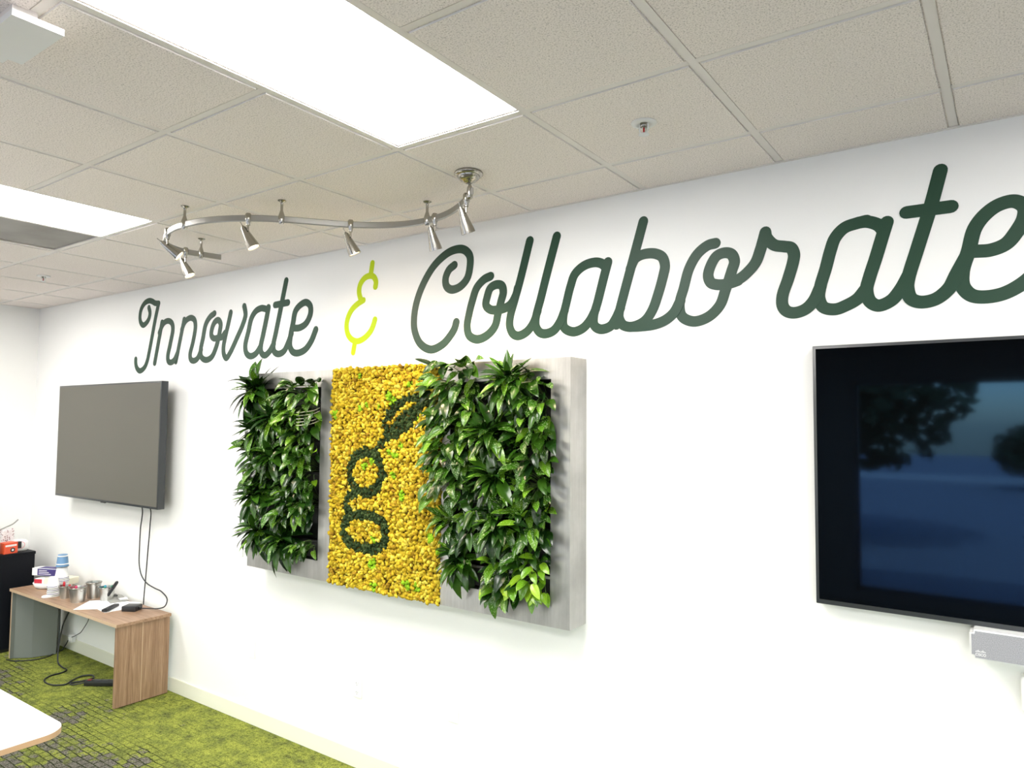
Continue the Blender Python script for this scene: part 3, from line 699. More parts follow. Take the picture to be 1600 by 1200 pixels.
def broad_plant(name, label, x, z, n=46, size=.095, lime=0.0, w=.12, h=.12, group='broad-leaved trailing plants in the plant wall', y=-.15, dark=.5):
    t = thing(name, label, 'plant', (x, y, z), group)
    bm = nb()
    n = int(n * 1.35)
    for i in range(n):
        u = rp.uniform(-1, 1); v = rp.uniform(-1, 1)
        dep = (rp.uniform(-.02, .05) if i % 3 == 0 else rp.uniform(.03, .125)) * (1 - .3 * max(abs(u), abs(v)))
        p = Vector((u * w, -dep, v * h))
        d = Vector((u * .75 + rp.uniform(-.55, .55), -.55 - rp.uniform(0, .5), v * .45 - .30 + rp.uniform(-.6, .5)))
        up = Vector((rp.uniform(-.3, .4), -.75, .75 + rp.uniform(-.2, .4)))
        q = rp.random()
        me = rp.choice(H_LIME) if q < lime else (rp.choice(H_DARK) if rp.random() < dark else rp.choice(H_MID))
        s = size * rp.uniform(.62, 1.12)
        place_leaf(me, t, p, d, up, s)
        if i % 2 == 0:
            o0 = Vector((u * w * .35, .09, v * h * .3 - .01)); tube(bm, catmull([o0, (o0 + p) * .5 + Vector((0, -.02, .02)), p], 3), .0016, 5)
    obj('stems', bm, M_stem, t, True)
    return t
rows = [2.15, 1.945, 1.74, 1.535, 1.33]
rown = ['top row', 'second row', 'middle row', 'fourth row', 'bottom row']
for r, z in enumerate(rows):
    # left opening
    if r == 0: spiky_plant('spiky_plant', 'spiky dark plant rising over the top left corner of the frame', -4.0, z + .07, 52, .20, flop=-.35)
    elif r == 4: spiky_plant('spiky_plant', 'spiky plant at the left edge of the left opening, bottom row', -3.93, z - .0, 46, .18)
    elif r in (1, 3): spiky_plant('spiky_plant', 'dense dark spiky plant at the left edge of the left opening, ' + rown[r], -3.93, z + .02, 58, .17, y=-.20, flop=-.15)
    else: broad_plant('trailing_plant', 'dense dark green plant at the left edge of the left opening, middle row', -3.93, z + .02, 58, .11, w=.14, h=.13, dark=.6)
    if r == 0: broad_plant('trailing_plant', 'glossy cream-streaked plant at the right side of the left opening, top row', -3.56, z - .005, 62, .115, w=.16, h=.12, dark=.25)
    elif r == 4: spiky_plant('spiky_plant', 'spiky plant hanging over the lower edge of the left opening', -3.69, z - .04, 46, .18, flop=.0)
    elif r == 2: broad_plant('trailing_plant', 'green plant with a few pale yellow-green leaves, right side of the left opening', -3.55, z, 52, .10, lime=.08, w=.12, h=.13, dark=.55)
    else: broad_plant('trailing_plant', 'mid green leafy plant at the right side of the left opening, ' + rown[r], -3.55, z, 52, .10, w=.12, h=.13, dark=.5)
spiky_plant('spiky_plant', 'spiky dark plant in the centre of the left opening', -3.74, 1.80, 44, .17, y=-.22)
spiky_plant('spiky_plant', 'spiky dark plant in the middle of the left opening, upper of two', -3.76, 2.03, 44, .16, y=-.22)
broad_plant('trailing_plant', 'leafy plant low in the middle of the left opening', -3.72, 1.50, 40, .095, w=.09, h=.12, dark=.7)
broad_plant('trailing_plant', 'small plant in the lower right corner of the left opening', -3.50, 1.27, 22, .07, w=.06, h=.04, dark=.8)
for r, z in enumerate(rows):
    # right opening: broad at left edge, spiky in the middle, broad at the right
    if r == 3: spiky_plant('spiky_plant', 'spiky plant overlapping the lower right edge of the moss', -2.37, z - .02, 34, .13, flop=-.2, mids=.6)
    elif r == 4: spiky_plant('spiky_plant', 'spiky dark plant at the lower left corner of the right opening', -2.30, z - .0, 44, .15)
    else: broad_plant('trailing_plant', 'broad-leaved plant spilling onto the moss from the right opening, ' + rown[r], -2.35, z + (.06 if r == 0 else .01), 60, .12 if r == 0 else .105, w=.13, h=.13, dark=.35 if r == 0 else .5)
    if r == 0: spiky_plant('spiky_plant', 'tall spiky plant standing above the top edge of the right opening', -1.98, z + .06, 56, .16, flop=.1, mids=.3, y=-.20)
    elif r == 4: broad_plant('trailing_plant', 'bright green plant at the bottom centre of the right opening', -2.02, z - .04, 44, .10, lime=.25, w=.09, h=.10, dark=.4)
    else: spiky_plant('spiky_plant', 'dense dark spiky plant in the middle column of the right opening, ' + rown[r], -2.10 + .03 * r, z + .02, 56, .165, y=-.215)
    if r == 4: broad_plant('trailing_plant', 'lime green trailing plant in the lower right corner of the right opening', -1.86, z - .02, 34, .085, lime=.6, w=.08, h=.09, dark=.5)
    else: broad_plant('trailing_plant', 'glossy broad-leaved plant at the right edge of the right opening, ' + rown[r], -1.87, z - .01, 48, .10, lime=.10 if r in (1, 3) else .02, w=.10, h=.12, dark=.5)
broad_plant('trailing_plant', 'dark leafy plant between the left and middle columns of the right opening, upper', -2.20, 2.03, 44, .09, w=.08, h=.15, dark=.75)
broad_plant('trailing_plant', 'dark leafy plant between the left and middle columns of the right opening, lower', -2.19, 1.60, 48, .09, w=.08, h=.18, dark=.75)
# pale aerial roots in the left opening
bm = nb()
for k in range(5):
    z = 2.075 - k * .019
    tube(bm, catmull([(-3.54, -.20, z + .012), (-3.49, -.265, z), (-3.43, -.26, z + .004), (-3.40, -.22, z + .012), (-3.40, -.17, z + .03)], 5), .0024, 6)
o = obj('aerial_roots', bm, M_root, None, True); tag(o, 'pale looping aerial roots beside the right edge of the left opening', 'roots')

# ------------------------------------------------------------------ screens
def screen(name, label, cx, w, z0, z1, yb, yf, glass, bz=.012):
    t = thing(name, label, 'television', (cx, 0, (z0 + z1) / 2))
    h = (z1 - z0) / 2
    bm = nb(); box(bm, -w / 2, w / 2, yf, yb, -h, h, bev=.003, seg=2); o = obj('housing', bm, M_tv_frame, t); auto_smooth(o)
    bx('screen', (-w / 2 + bz, w / 2 - bz, yf - .0012, yf + .002, -h + bz * 1.5, h - bz), glass, t)
    bx('wall_mount', (-.25, .25, yb, 0, -.2, .2), M_black, t)
    bx('sensor', (-.035, .035, yf + .004, yf + .02, -h - .008, -h + .001), M_black, t, bev=.002)
    return t
LTV = screen('television', 'large flat screen with matte grey glass on the wall above the desk', -6.075, 1.70, 1.357, 2.320, -.095, -.15, M_screen_matte)
RTV = screen('television', 'large flat screen with dark glossy glass at the right, reflecting the windows', 0.21, 1.69, 1.346, 2.331, -.015, -.062, M_screen_gloss)

# conference bar below the right screen
cb = thing('conference_bar', 'slim grey fabric conference sound bar under the right screen', 'sound bar', (.26, -.06, 1.298))
bm = nb(); box(bm, -.40, .40, -.055, .045, -.048, .048)
es = [e for e in bm.edges if abs(e.verts[0].co.y - e.verts[1].co.y) > .05]; bmesh.ops.bevel(bm, geom=es, offset=.012, segments=5, affect='EDGES')
obj('housing', bm, M_white, cb)
bm = nb(); box(bm, -.395, .395, -.060, -.052, -.043, .043)
es = [e for e in bm.edges if abs(e.verts[0].co.y - e.verts[1].co.y) > .005]; bmesh.ops.bevel(bm, geom=es, offset=.010, segments=5, affect='EDGES')
obj('fabric_front', bm, M_fabric, cb)
bx('bracket', (-.1, .1, .045, .06, -.03, .03), M_black, cb)
bm = nb()
for k, hh in enumerate((.3, .55, .9, .55, .3, .55, .9, .55, .3)):
    x = -.384 + k * .0033; box(bm, x, x + .0015, -.0612, -.0598, -.0235, -.0235 + .008 * hh)
o = obj('emblem', bm, M_paper, cb)
cu = bpy.data.curves.new('lettering', 'FONT'); cu.body = 'CISCO'; cu.size = .012; cu.extrude = .0004; cu.align_x = 'CENTER'
tmp = bpy.data.objects.new('lettering', cu); COL.objects.link(tmp)
dg = bpy.context.evaluated_depsgraph_get(); me = bpy.data.meshes.new_from_object(tmp.evaluated_get(dg)); bpy.data.objects.remove(tmp)
me.materials.append(M_paper); o = bpy.data.objects.new('lettering', me); link(o, cb); o.rotation_euler = (math.pi / 2, 0, 0); o.location = (-.370, -.0604, -.0355); o.scale = (.85, 1, 1)
# small white box further down
bm = nb(); box(bm, -.004, .12, -.055, 0, 1.085, 1.20, bev=.01, seg=3); o = obj('wall_box', bm, M_white); auto_smooth(o); tag(o, 'small white box on the wall below the sound bar at the right edge', 'wall box')

# ------------------------------------------------------------------ wall plates
def plate(label, x, z, outlet, w=.072, h=.115):
    t = thing('outlet_plate' if outlet else 'blank_plate', label, 'wall plate', (x, 0, z), 'white wall plates')
    bx('plate', (-w / 2, w / 2, -.006, 0, -h / 2, h / 2), M_white, t, bev=.002)
    if outlet:
        for s in (-1, 1):
            f = bx('socket', (-.017, .017, -.008, -.004, s * .026 - .016, s * .026 + .016), M_white, t, bev=.0015)
            bm = nb(); box(bm, -.008, -.006, -.0084, -.0078, s * .026 - .003, s * .026 + .006); box(bm, .006, .008, -.0084, -.0078, s * .026 - .002, s * .026 + .005); box(bm, -.002, .002, -.0084, -.0078, s * .026 - .011, s * .026 - .007)
            obj('slots', bm, M_black, t)
    return t
plate('white wall plate low on the wall under the left end of the plant wall', -4.232, .487, False)
plate('white power outlet on the wall below the moss panel', -3.205, .457, True)
plate('white blank wall plate below the right plant opening', -2.472, .492, False)
plate('white wall plate tucked behind the lower left corner of the plant wall', -4.40, 1.145, False)
for x, z in ():
    pass

# ------------------------------------------------------------------ bench desk under the left screen
DX0, DX1, DY0, DY1, DZ = -6.99, -5.19, -.425, -.045, .587
dk = thing('bench_desk', 'low walnut and grey laminate bench desk against the wall under the left screen', 'desk', ((DX0 + DX1) / 2, (DY0 + DY1) / 2, 0))
cx, cy = (DX0 + DX1) / 2, (DY0 + DY1) / 2
def db(name, x0, x1, y0, y1, z0, z1, m, bev=.0008):
    bm = nb(); box(bm, x0 - cx, x1 - cx, y0 - cy, y1 - cy, z0, z1, bev=bev, seg=1); return obj(name, bm, m, dk)
db('desktop', DX0 - .012, DX1 + .016, DY0 - .012, DY1 + .004, DZ - .022, DZ, M_wood_top)
db('edge_band', DX0 - .012, DX1 + .014, DY0 - .0135, DY0 - .012, DZ - .022, DZ, M_edge, 0)
db('top_lining', DX0 + .02, DX1 - .02, DY0, DY1, DZ - .027, DZ - .022, M_grey_lam, 0)
# end panels: walnut outside, grey laminate inside
mid = (DY0 + DY1) / 2 - .01
db('end_panel', DX1 - .004, DX1 + .004, DY0, mid - .002, .006, DZ - .022, M_wood_end)
db('end_panel', DX1 - .004, DX1 + .004, mid + .002, DY1, .006, DZ - .022, M_wood_end)
db('joint_strip', DX1 - .003, DX1 + .0045, mid - .002, mid + .002, .006, DZ - .022, M_edge, 0)
db('panel_lining', DX1 - .026, DX1 - .004, DY0, DY1, .006, DZ - .022, M_grey_lam)
db('end_panel', DX0 - .004, DX0 + .004, DY0, DY1, .006, DZ - .022, M_wood_end)
db('panel_lining', DX0 + .004, DX0 + .026, DY0, DY1, .006, DZ - .022, M_grey_lam)
db('front_edge', DX1 - .026, DX1 + .004, DY0 - .002, DY0, .006, DZ - .022, M_wood_end, 0)
db('front_edge', DX0 - .004, DX0 + .012, DY0 - .001, DY0, .006, DZ - .022, M_edge, 0)
# folded cable duct inside the left end
bm = nb()
ps = [(DX0 + .026, -.40), (-6.86, -.305), (-6.80, -.14), (DX0 + .026, -.06)]
lo = [bm.verts.new((x - cx, y - cy, .004)) for x, y in ps]; hi = [bm.verts.new((x - cx, y - cy, DZ - .027)) for x, y in ps]
for i in range(4): bm.faces.new((lo[i], lo[(i + 1) % 4], hi[(i + 1) % 4], hi[i]))
bm.faces.new(list(reversed(lo))); bm.faces.new(hi); obj('cable_duct', bm, M_grey_lam, dk)

# ---- things on the desk
Z = DZ
def colmat(name, c, rough=.5, **k): return mat(name, c, rough, **k)
M_cup = mat('white_cup', (.78, .78, .77), .45); M_cup_blue = mat('blue_cup', (.10, .22, .38), .45)
M_purple = colmat('purple_print', (.05, .035, .17)); M_redp = colmat('red_print', (.5, .02, .04)); M_cream = colmat('cream_wrap', (.75, .73, .58))
def cup_stack(x, y, n, label, r=.040, h=.095, step=.020, z=Z, first=None):
    """nested cups upside down, each a thing"""
    for i in range(n):
        t = thing('paper_cup', (label % ('lowest' if i == 0 else ['second', 'third', 'fourth', 'fifth', 'sixth', 'seventh', 'eighth', 'ninth', 'tenth'][i - 1])), 'cup', (x + .002 * math.sin(i * 2.1), y + .002 * math.cos(i * 1.7), z + i * step), 'white paper cups stacked upside down on the desk')
        bm = nb(); lathe(bm, [(r - .002, 0), (r, .0), (r + .002, .002), (r, .005), (r * .70, h), (r * .62, h - .004), (r * .60, h - .004), (0, h - .004)], 24, cap=False)
        obj('body', bm, M_cup, t, True)
        bm = nb(); lathe(bm, [(r * .995, .009), (r + .0012, .009), (r + .0008, .013), (r * .985, .013)], 24, cap=False); obj('print_band', bm, M_purple if i % 2 else M_grey_lam, t, True)
cup_stack(-6.525, -.235, 10, 'white paper cup, %s in the tall upside-down stack beside the boxes', .052, .10, .0125)
t = thing('paper_cup', 'blue paper cup upside down on top of the tall cup stack', 'cup', (-6.525, -.235, Z + .213))
bm = nb(); lathe(bm, [(.044, 0), (.047, 0), (.049, .003), (.046, .006), (.0365, .095), (.034, .098), (.0, .098)], 28, cap=False); obj('body', bm, M_cup_blue, t, True)
bm = nb(); lathe(bm, [(.0452, .018), (.0463, .018), (.0453, .026), (.0442, .026)], 28, cap=False); obj('print_band', bm, M_cup, t, True)
bm = nb(); lathe(bm, [(.0350, .082), (.0390, .082), (.0372, .092), (.034, .092)], 28, cap=False); obj('base_band', bm, M_cup, t, True)
cup_stack(-6.43, -.335, 6, 'white paper cup, %s in the short upside-down stack in front of the tall one', .044, .085, .014)
bm = nb(); lathe(bm, [(.0, 0), (.043, 0), (.045, .002), (.042, .01), (.0, .012)], 20); o = obj('cup_lid', bm, M_cup, None, True); o.location = (-6.435, -.372, Z); tag(o, 'white lid lying at the desk edge before the short cup stack', 'lid')
# serving dish, packet, carton at the left end
bm = nb(); lathe(bm, [(0, .0), (.085, 0), (.10, .01), (.118, .045), (.115, .046), (.095, .014), (0, .010)], 32); o = obj('dish', bm, M_white, None, True); o.location = (-6.81, -.215, Z); tag(o, 'shallow white round dish at the left end of the desk', 'dish')
bm = nb(); box(bm, -.11, .02, -.05, .05, 0, .05, bev=.008); o = obj('packet', bm, M_cup); o.location = (-6.79, -.215, Z + .03); o.rotation_euler = (0, 0, .5); tag(o, 'red and white packet lying in the white dish', 'packet')
bx('label_panel', (-.105, -.035, -.0515, -.0495, .012, .046), M_redp, o); bx('label_panel', (-.02, .018, -.0515, -.0495, .008, .046), M_cream, o)
bm = nb(); box(bm, -.11, .11, -.07, .07, 0, .055, bev=.004); o = obj('roll_packet', bm, M_cream); o.location = (-6.70, -.16, Z + .034); o.rotation_euler = (0, 0, .35); tag(o, 'cream wrapped packet under the purple carton', 'packet')
t = thing('carton', 'white and purple carton on top of the packets in the dish', 'carton', (-6.85, -.20, Z + .094), rz=.42)
bx('box', (-.13, .14, -.045, .045, 0, .062), M_cup, t, bev=.001)
bx('printed_side', (-.075, .14, -.0462, -.0452, .003, .059), M_purple, t); bx('printed_top', (-.075, .14, -.040, .040, .062, .0626), M_purple, t)
bm = nb()
for k in range(3): box(bm, -.06, .06 - .02 * k, -.0472, -.0464, .014 + k * .014, .019 + k * .014)
obj('print_lines', bm, M_cup, t)
# pails of markers
rm = random.Random(8)
MC = {'black': M_black, 'red': colmat('red_cap', (.55, .01, .02), .35), 'green': colmat('green_cap', (.01, .22, .10), .35), 'blue': colmat('blue_cap', (.05, .35, .5), .35), 'pink': colmat('pink_cap', (.75, .05, .15), .35)}
def marker(x, y, z, dx, dy, ln, color, label, r=.008):
    t = thing('marker', label, 'marker', (x, y, z), 'whiteboard markers standing in the pails')
    d = Vector((dx, dy, 1)).normalized(); q_ = d.to_track_quat('Z', 'Y').to_matrix().to_4x4()
    bm = nb(); lathe(bm, [(0, 0), (r * .9, 0), (r, .003), (r, ln * .62), (0, ln * .62)], 12, q_); obj('barrel', bm, M_cup if color != 'black' else M_black, t, True)
    bm = nb(); lathe(bm, [(0, ln * .62), (r * 1.12, ln * .62), (r * 1.05, ln * .95), (r * .7, ln), (0, ln)], 12, q_); obj('cap', bm, MC[color], t, True)
def pail(x, y, r, h, label, ms):
    t = thing('pail', label, 'pail', (x, y, Z), 'small galvanized pails on the desk')
    bm = nb(); lathe(bm, [(0, .002), (r * .76, .002), (r * .78, 0), (r * .78, .004), (r, h - .004), (r + .003, h - .003), (r + .003, h), (r - .001, h), (r * .76, .006), (0, .006)], 32, cap=False); auto_smooth(obj('body', bm, M_pail, t), 50)
    bm = nb(); lathe(bm, [(r - .0005, h - .006), (r + .0035, h - .006), (r + .0042, h - .002), (r + .003, h + .001), (r - .001, h + .001)], 32, cap=False); obj('rim', bm, M_nickel, t, True)
    for s in (-1, 1):
        bm = nb(); tube(bm, catmull([(s * r * .96, -.012, h - .018), (s * (r + .012), -.012, h - .022), (s * (r + .012), .012, h - .022), (s * r * .96, .012, h - .018)], 4), .002, 6); obj('handle', bm, M_nickel, t, True)
    for i, c in enumerate(ms):
        a = i * 2.4 + .6; rr = r * .42
        marker(x + rr * math.cos(a), y + rr * math.sin(a), Z + .012, .16 * math.cos(a) * 1.1, .16 * math.sin(a) * 1.1, .10 + rm.uniform(-.01, .014), c,
               '%s-capped marker%s in the %s' % (c, '' if ms.count(c) < 2 else (' to the rear' if ms.index(c) != i else ' to the front'), label.split(',')[0]))
pail(-6.29, -.305, .046, .098, 'smallest galvanized pail at the left, nearest the cups', ['red', 'red'])
pail(-6.085, -.30, .064, .115, 'largest galvanized pail in front of the others', ['red', 'pink', 'black', 'green'])
pail(-6.12, -.165, .055, .125, 'galvanized pail standing behind the largest one', ['black', 'black'])
pail(-5.955, -.14, .058, .105, 'galvanized pail at the right, holding a tall black marker', ['green', 'blue', 'green', 'black'])
marker(-5.93, -.15, Z + .03, .95, .1, .185, 'black', 'long black marker leaning out of the right-hand pail', .012)
# papers, clipboard, remote, power adapter
def sheet(x, y, rz, label, w=.216, h=.279, z=Z, m=M_paper):
    bm = nb(); box(bm, -w / 2, w / 2, -h / 2, h / 2, 0, .0012); o = obj('paper_sheet', bm, m); o.location = (x, y, z); o.rotation_euler = (0, 0, rz); return tag(o, label, 'paper', 'loose white papers on the desk')
sheet(-5.70, -.21, 1.45, 'white paper sheet by the black adapter, lowest of the loose papers')
sheet(-5.86, -.26, .75, 'white paper sheet askew over the front edge of the pile of papers', z=Z + .0014)
sheet(-5.74, -.17, 1.9, 'white paper sheet nearest the wall, on top of the loose papers', z=Z + .0028)
M_clip = mat('grey_clipboard', (.28, .28, .25), .35)
t = thing('clipboard', 'grey clipboard lying on the papers behind the pails', 'clipboard', (-5.925, -.085, Z + .0045), rz=-.25)
bx('board', (-.14, .14, -.065, .065, 0, .004), M_clip, t, bev=.001); bx('clip', (-.13, -.07, -.03, .03, .004, .012), M_black, t, bev=.002)
sheet(-5.865, -.055, -.25, 'small white note on the grey clipboard', .08, .06, Z + .009)
t = thing('remote_control', 'long black remote control at the front of the desk beside the adapter', 'remote control', (-5.635, -.262, Z + .0048), rz=2.2)
bm = nb(); box(bm, -.09, .09, -.02, .02, 0, .02, bev=.006); auto_smooth(obj('body', bm, M_black, t))
bm = nb()
for i in range(6):
    for j in range(3): box(bm, -.07 + i * .02, -.06 + i * .02, -.013 + j * .01, -.007 + j * .01, .02, .0215)
obj('buttons', bm, M_tv_frame, t)
t = thing('power_adapter', 'black power adapter brick near the right end of the desk', 'power adapter', (-5.487, -.175, Z), rz=.55)
bm = nb(); box(bm, -.055, .055, -.048, .048, 0, .040, bev=.006); auto_smooth(obj('body', bm, M_black, t))
bm = nb(); lathe(bm, [(0, 0), (.010, 0), (.008, .02), (0, .02)], 12, Matrix.Translation((.055, .0, .02)) @ Matrix.Rotation(math.pi / 2, 4, 'Y')); obj('strain_relief', bm, M_black, t, True)

# ---- cables
def cable(label, pts, r=.0046, name='cable', per=8, m=None):
    bm = nb(); tube(bm, catmull(pts, per), r, 8); o = obj(name, bm, m or M_cable, None, True); return tag(o, label, 'cable')
cable('black cable from the left screen looping out and back to the power adapter',
      [(-5.672, -.08, 1.40), (-5.672, -.03, 1.33), (-5.695, -.025, 1.16), (-5.705, -.022, 1.02), (-5.700, -.022, .88), (-5.66, -.022, .80), (-5.58, -.022, .752), (-5.46, -.022, .728), (-5.35, -.024, .715), (-5.26, -.03, .672), (-5.268, -.04, .625), (-5.33, -.06, .600), (-5.375, -.11, .605), (-5.405, -.145, .608)])
cable('black cable hanging straight from the left screen to behind the desk',
      [(-5.546, -.08, 1.40), (-5.546, -.03, 1.33), (-5.558, -.022, 1.2), (-5.580, -.020, 1.0), (-5.598, -.020, .80), (-5.612, -.022, .63), (-5.618, -.022, .5), (-5.62, -.022, .3), (-5.64, -.022, .12)])
cable('thick black power cord under the desk running down to the power strip',
      [(-6.30, -.20, .56), (-6.38, -.20, .50), (-6.46, -.21, .40), (-6.52, -.22, .28), (-6.52, -.24, .14), (-6.47, -.26, .03), (-6.40, -.26, .008), (-6.29, -.27, .008), (-6.255, -.32, .008), (-6.25, -.40, .008), (-6.20, -.465, .008), (-6.11, -.49, .008), (-6.01, -.475, .008), (-5.96, -.42, .008), (-6.0, -.36, .008), (-6.04, -.27, .010), (-5.99, -.215, .014), (-5.92, -.235, .010), (-5.93, -.31, .008), (-5.955, -.385, .008), (-5.90, -.39, .010), (-5.84, -.33, .022)], .006)
cable('thin black cord under the desk running to the white wall plug',
      [(-6.34, -.10, .56), (-6.40, -.06, .42), (-6.46, -.04, .33), (-6.56, -.03, .24), (-6.62, -.03, .19), (-6.66, -.035, .17), (-6.70, -.04, .15), (-6.74, -.045, .135)], .0032)
cable('black cord from the wall plug along the floor behind the left desk leg',
      [(-6.80, -.045, .105), (-6.83, -.05, .06), (-6.84, -.08, .012), (-6.86, -.10, .008), (-6.78, -.20, .008), (-6.76, -.28, .008), (-6.80, -.36, .008), (-6.88, -.43, .008), (-6.96, -.455, .008)], .0045)
t = thing('plug_adapter', 'white plug adapter at the baseboard under the desk', 'plug', (-6.77, -.011, .115))
bx('body', (-.03, .03, -.035, 0, -.03, .03), M_white, t, bev=.004); bx('plug', (-.012, .012, -.045, -.035, -.012, .012), M_white, t, bev=.002)
t = thing('power_strip', 'long black power strip on the carpet under the desk', 'power strip', (-5.66, -.20, .0), rz=math.atan2(.24, .34))
bm = nb(); box(bm, -.22, .26, -.026, .026, .002, .040, bev=.005); auto_smooth(obj('body', bm, M_black, t))
bm = nb()
for i in range(6): box(bm, -.13 + i * .055, -.10 + i * .055, -.014, .014, .040, .0415)
obj('sockets', bm, M_tv_frame, t)
bx('switch', (-.20, -.175, -.01, .01, .040, .044), mat('rocker', (.25, .02, .02), .4), t)

# ------------------------------------------------------------------ black cabinet in the corner with snack packets
cb_ = thing('cabinet', 'tall-sided black cabinet in the left corner behind the desk end', 'cabinet', (-7.49, -.9, 0))
bx('body', (-.29, .29, -.72, .72, .03, .82), M_black_lam, cb_, bev=.002); bx('top', (-.295, .295, -.725, .725, .82, .845), M_black_lam, cb_, bev=.002)
bx('plinth', (-.27, .27, -.70, .70, 0, .03), M_black, cb_)
for s in (-1, 1):
    d_ = bx('door', (-.27 if s < 0 else .003, -.003 if s < 0 else .27, -.738, -.72, .05, .80), M_black_lam, cb_); bx('handle', (s * .03 - .006, s * .03 + .006, -.755, -.738, .5, .62), M_nickel, d_)
CZ = .845
M_orange = colmat('orange_print', (.75, .09, .03), .4)
t = thing('snack_box', 'orange snack box with a white stripe on the black cabinet', 'box', (-7.27, -.37, CZ), rz=.2)
bx('box', (-.04, .05, -.055, .055, 0, .095), M_orange, t, bev=.001); bx('stripe', (.050, .0506, -.05, .045, .062, .078), M_cup, t)
bm = nb(); lathe(bm, [(0, 0), (.020, 0), (.020, .001), (0, .001)], 20, Matrix.Translation((.0502, .012, .03)) @ Matrix.Rotation(math.pi / 2, 4, 'Y')); obj('oval_print', bm, M_black, t)
bm = nb(); lathe(bm, [(0, 0), (.009, 0), (.009, .001), (0, .001)], 14, Matrix.Translation((.0512, .012, .03)) @ Matrix.Rotation(math.pi / 2, 4, 'Y')); obj('oval_centre', bm, M_cup, t)
bx('lid_flap', (-.035, .052, .056, .085, .035, .094), M_black, t)
M_pat = mat('patterned_wrap', (.3, .12, .14), .5); tt = NT(M_pat); nz = tt.n('TexVoronoi', Scale=60.0); tt.l(tt.coords(), nz.inputs['Vector'])
tt.l(tt.ramp(nz.outputs['Distance'], [(.3, (.25, .12, .13)), (.42, (.8, .78, .78)), (.6, (.7, .65, .66))]).outputs[0], tt.b.inputs['Base Color'])
bm = nb(); box(bm, -.03, .03, -.05, .05, 0, .20, bev=.012); o = obj('snack_bag', bm, M_pat); o.location = (-7.38, -.335, CZ); o.rotation_euler = (.05, .0, .2); tag(o, 'patterned dark and white snack bag standing behind the orange box', 'bag')
bm = nb(); box(bm, -.06, .06, -.06, .06, 0, .10, bev=.028, seg=4); o = obj('paper_bag', bm, M_cup, None, True); o.location = (-7.32, -.265, CZ); tag(o, 'soft white bag with a pink mark at the back of the black cabinet', 'bag')
bm = nb(); lathe(bm, [(.026, 0), (.030, 0), (.030, .001), (.026, .001)], 24, Matrix.Translation((.0602, -.005, .058)) @ Matrix.Rotation(math.pi / 2, 4, 'Y'), cap=False); obj('pink_ring', bm, colmat('pink_print', (.75, .3, .36)), o)
bm = nb(); box(bm, -.03, .03, -.04, .04, 0, .13, bev=.006); o = obj('carton', bm, colmat('green_print', (.3, .55, .4))); o.location = (-7.25, -.485, CZ); tag(o, 'pale green and blue carton at the left picture edge on the cabinet', 'carton')
bx('blue_band', (.0302, .0308, -.038, .038, .045, .075), colmat('blue_print', (.08, .25, .6)), o)
bm = nb(); tube(bm, catmull([(0, -.10, -.02), (0, -.03, .01), (0, .03, .035), (0, .07, .07)], 5), [.003] * 15 + [.010], 8) if False else tube(bm, catmull([(0, -.10, -.02), (0, -.03, .01), (0, .03, .035), (0, .07, .07)], 5), .006, 8)
o = obj('spoon', bm, mat('grey_metal', (.3, .3, .28), .4, .6), None, True); o.location = (-7.36, -.335, CZ + .205); tag(o, 'grey utensil sticking up behind the snack bag', 'utensil')
bm = nb(); lathe(bm, [(0, 0), (.035, 0), (.037, .01), (.037, .20), (.02, .25), (.02, .33), (0, .33)], 24); o = obj('bottle', bm, M_black, None, True); o.location = (-7.50, -.40, CZ); tag(o, 'black bottle at the left picture edge on the cabinet', 'bottle')

# ------------------------------------------------------------------ white table in the foreground
tb = thing('table', 'white table with rounded corners and plywood edge at the lower left', 'table', (-4.2, -2.25, 0))
def rrect(bm, x0, x1, y0, y1, z0, z1, r, n=10):
    P = []
    for cxx, cyy, a0 in ((x1 - r, y1 - r, 0), (x0 + r, y1 - r, 90), (x0 + r, y0 + r, 180), (x1 - r, y0 + r, 270)):
        for k in range(n + 1):
            a = math.radians(a0 + 90 * k / n); P.append((cxx + r * math.cos(a), cyy + r * math.sin(a)))
    lo = [bm.verts.new((x, y, z0)) for x, y in P]; hi = [bm.verts.new((x, y, z1)) for x, y in P]
    for i in range(len(P)):
        j = (i + 1) % len(P); bm.faces.new((lo[i], lo[j], hi[j], hi[i]))
    bm.faces.new(list(reversed(lo))); bm.faces.new(hi)
M_ply = mat('plywood_edge', (.50, .32, .18), .45)
bm = nb(); rrect(bm, -.95, .95, -.69, .69, .715, .737, .10); obj('plywood_board', bm, M_ply, tb)
bm = nb(); rrect(bm, -.949, .949, -.689, .689, .737, .740, .099); obj('white_laminate', bm, mat('white_laminate', (.85, .85, .85), .3), tb)
for sx_ in (-1, 1):
    for sy_ in (-1, 1):
        bm = nb(); tube(bm, [(sx_ * .50, sy_ * .30, .715), (sx_ * .50, sy_ * .34, 0.0)], [.022, .016], 12); obj('leg', bm, M_nickel_dark, tb, True)

# ------------------------------------------------------------------ curved track light
TZ = 3.012
TP = [(-1.865, -.651), (-2.014, -.538), (-2.169, -.455), (-2.30, -.425), (-2.443, -.432), (-2.567, -.483), (-2.70, -.580), (-2.80, -.70), (-2.912, -.835), (-3.032, -.938), (-3.179, -1.012), (-3.338, -1.048), (-3.497, -1.045), (-3.656, -1.003), (-3.80, -.935), (-3.90, -.853), (-3.944, -.75), (-3.93, -.642), (-3.902, -.53)]
tl = thing('track_light', 'curved brushed nickel track light rail under the ceiling with six spot heads', 'track light', (-2.9, -.75, HC))
def L_(x, y, z): return Vector((x + 2.9, y + .75, z - HC))
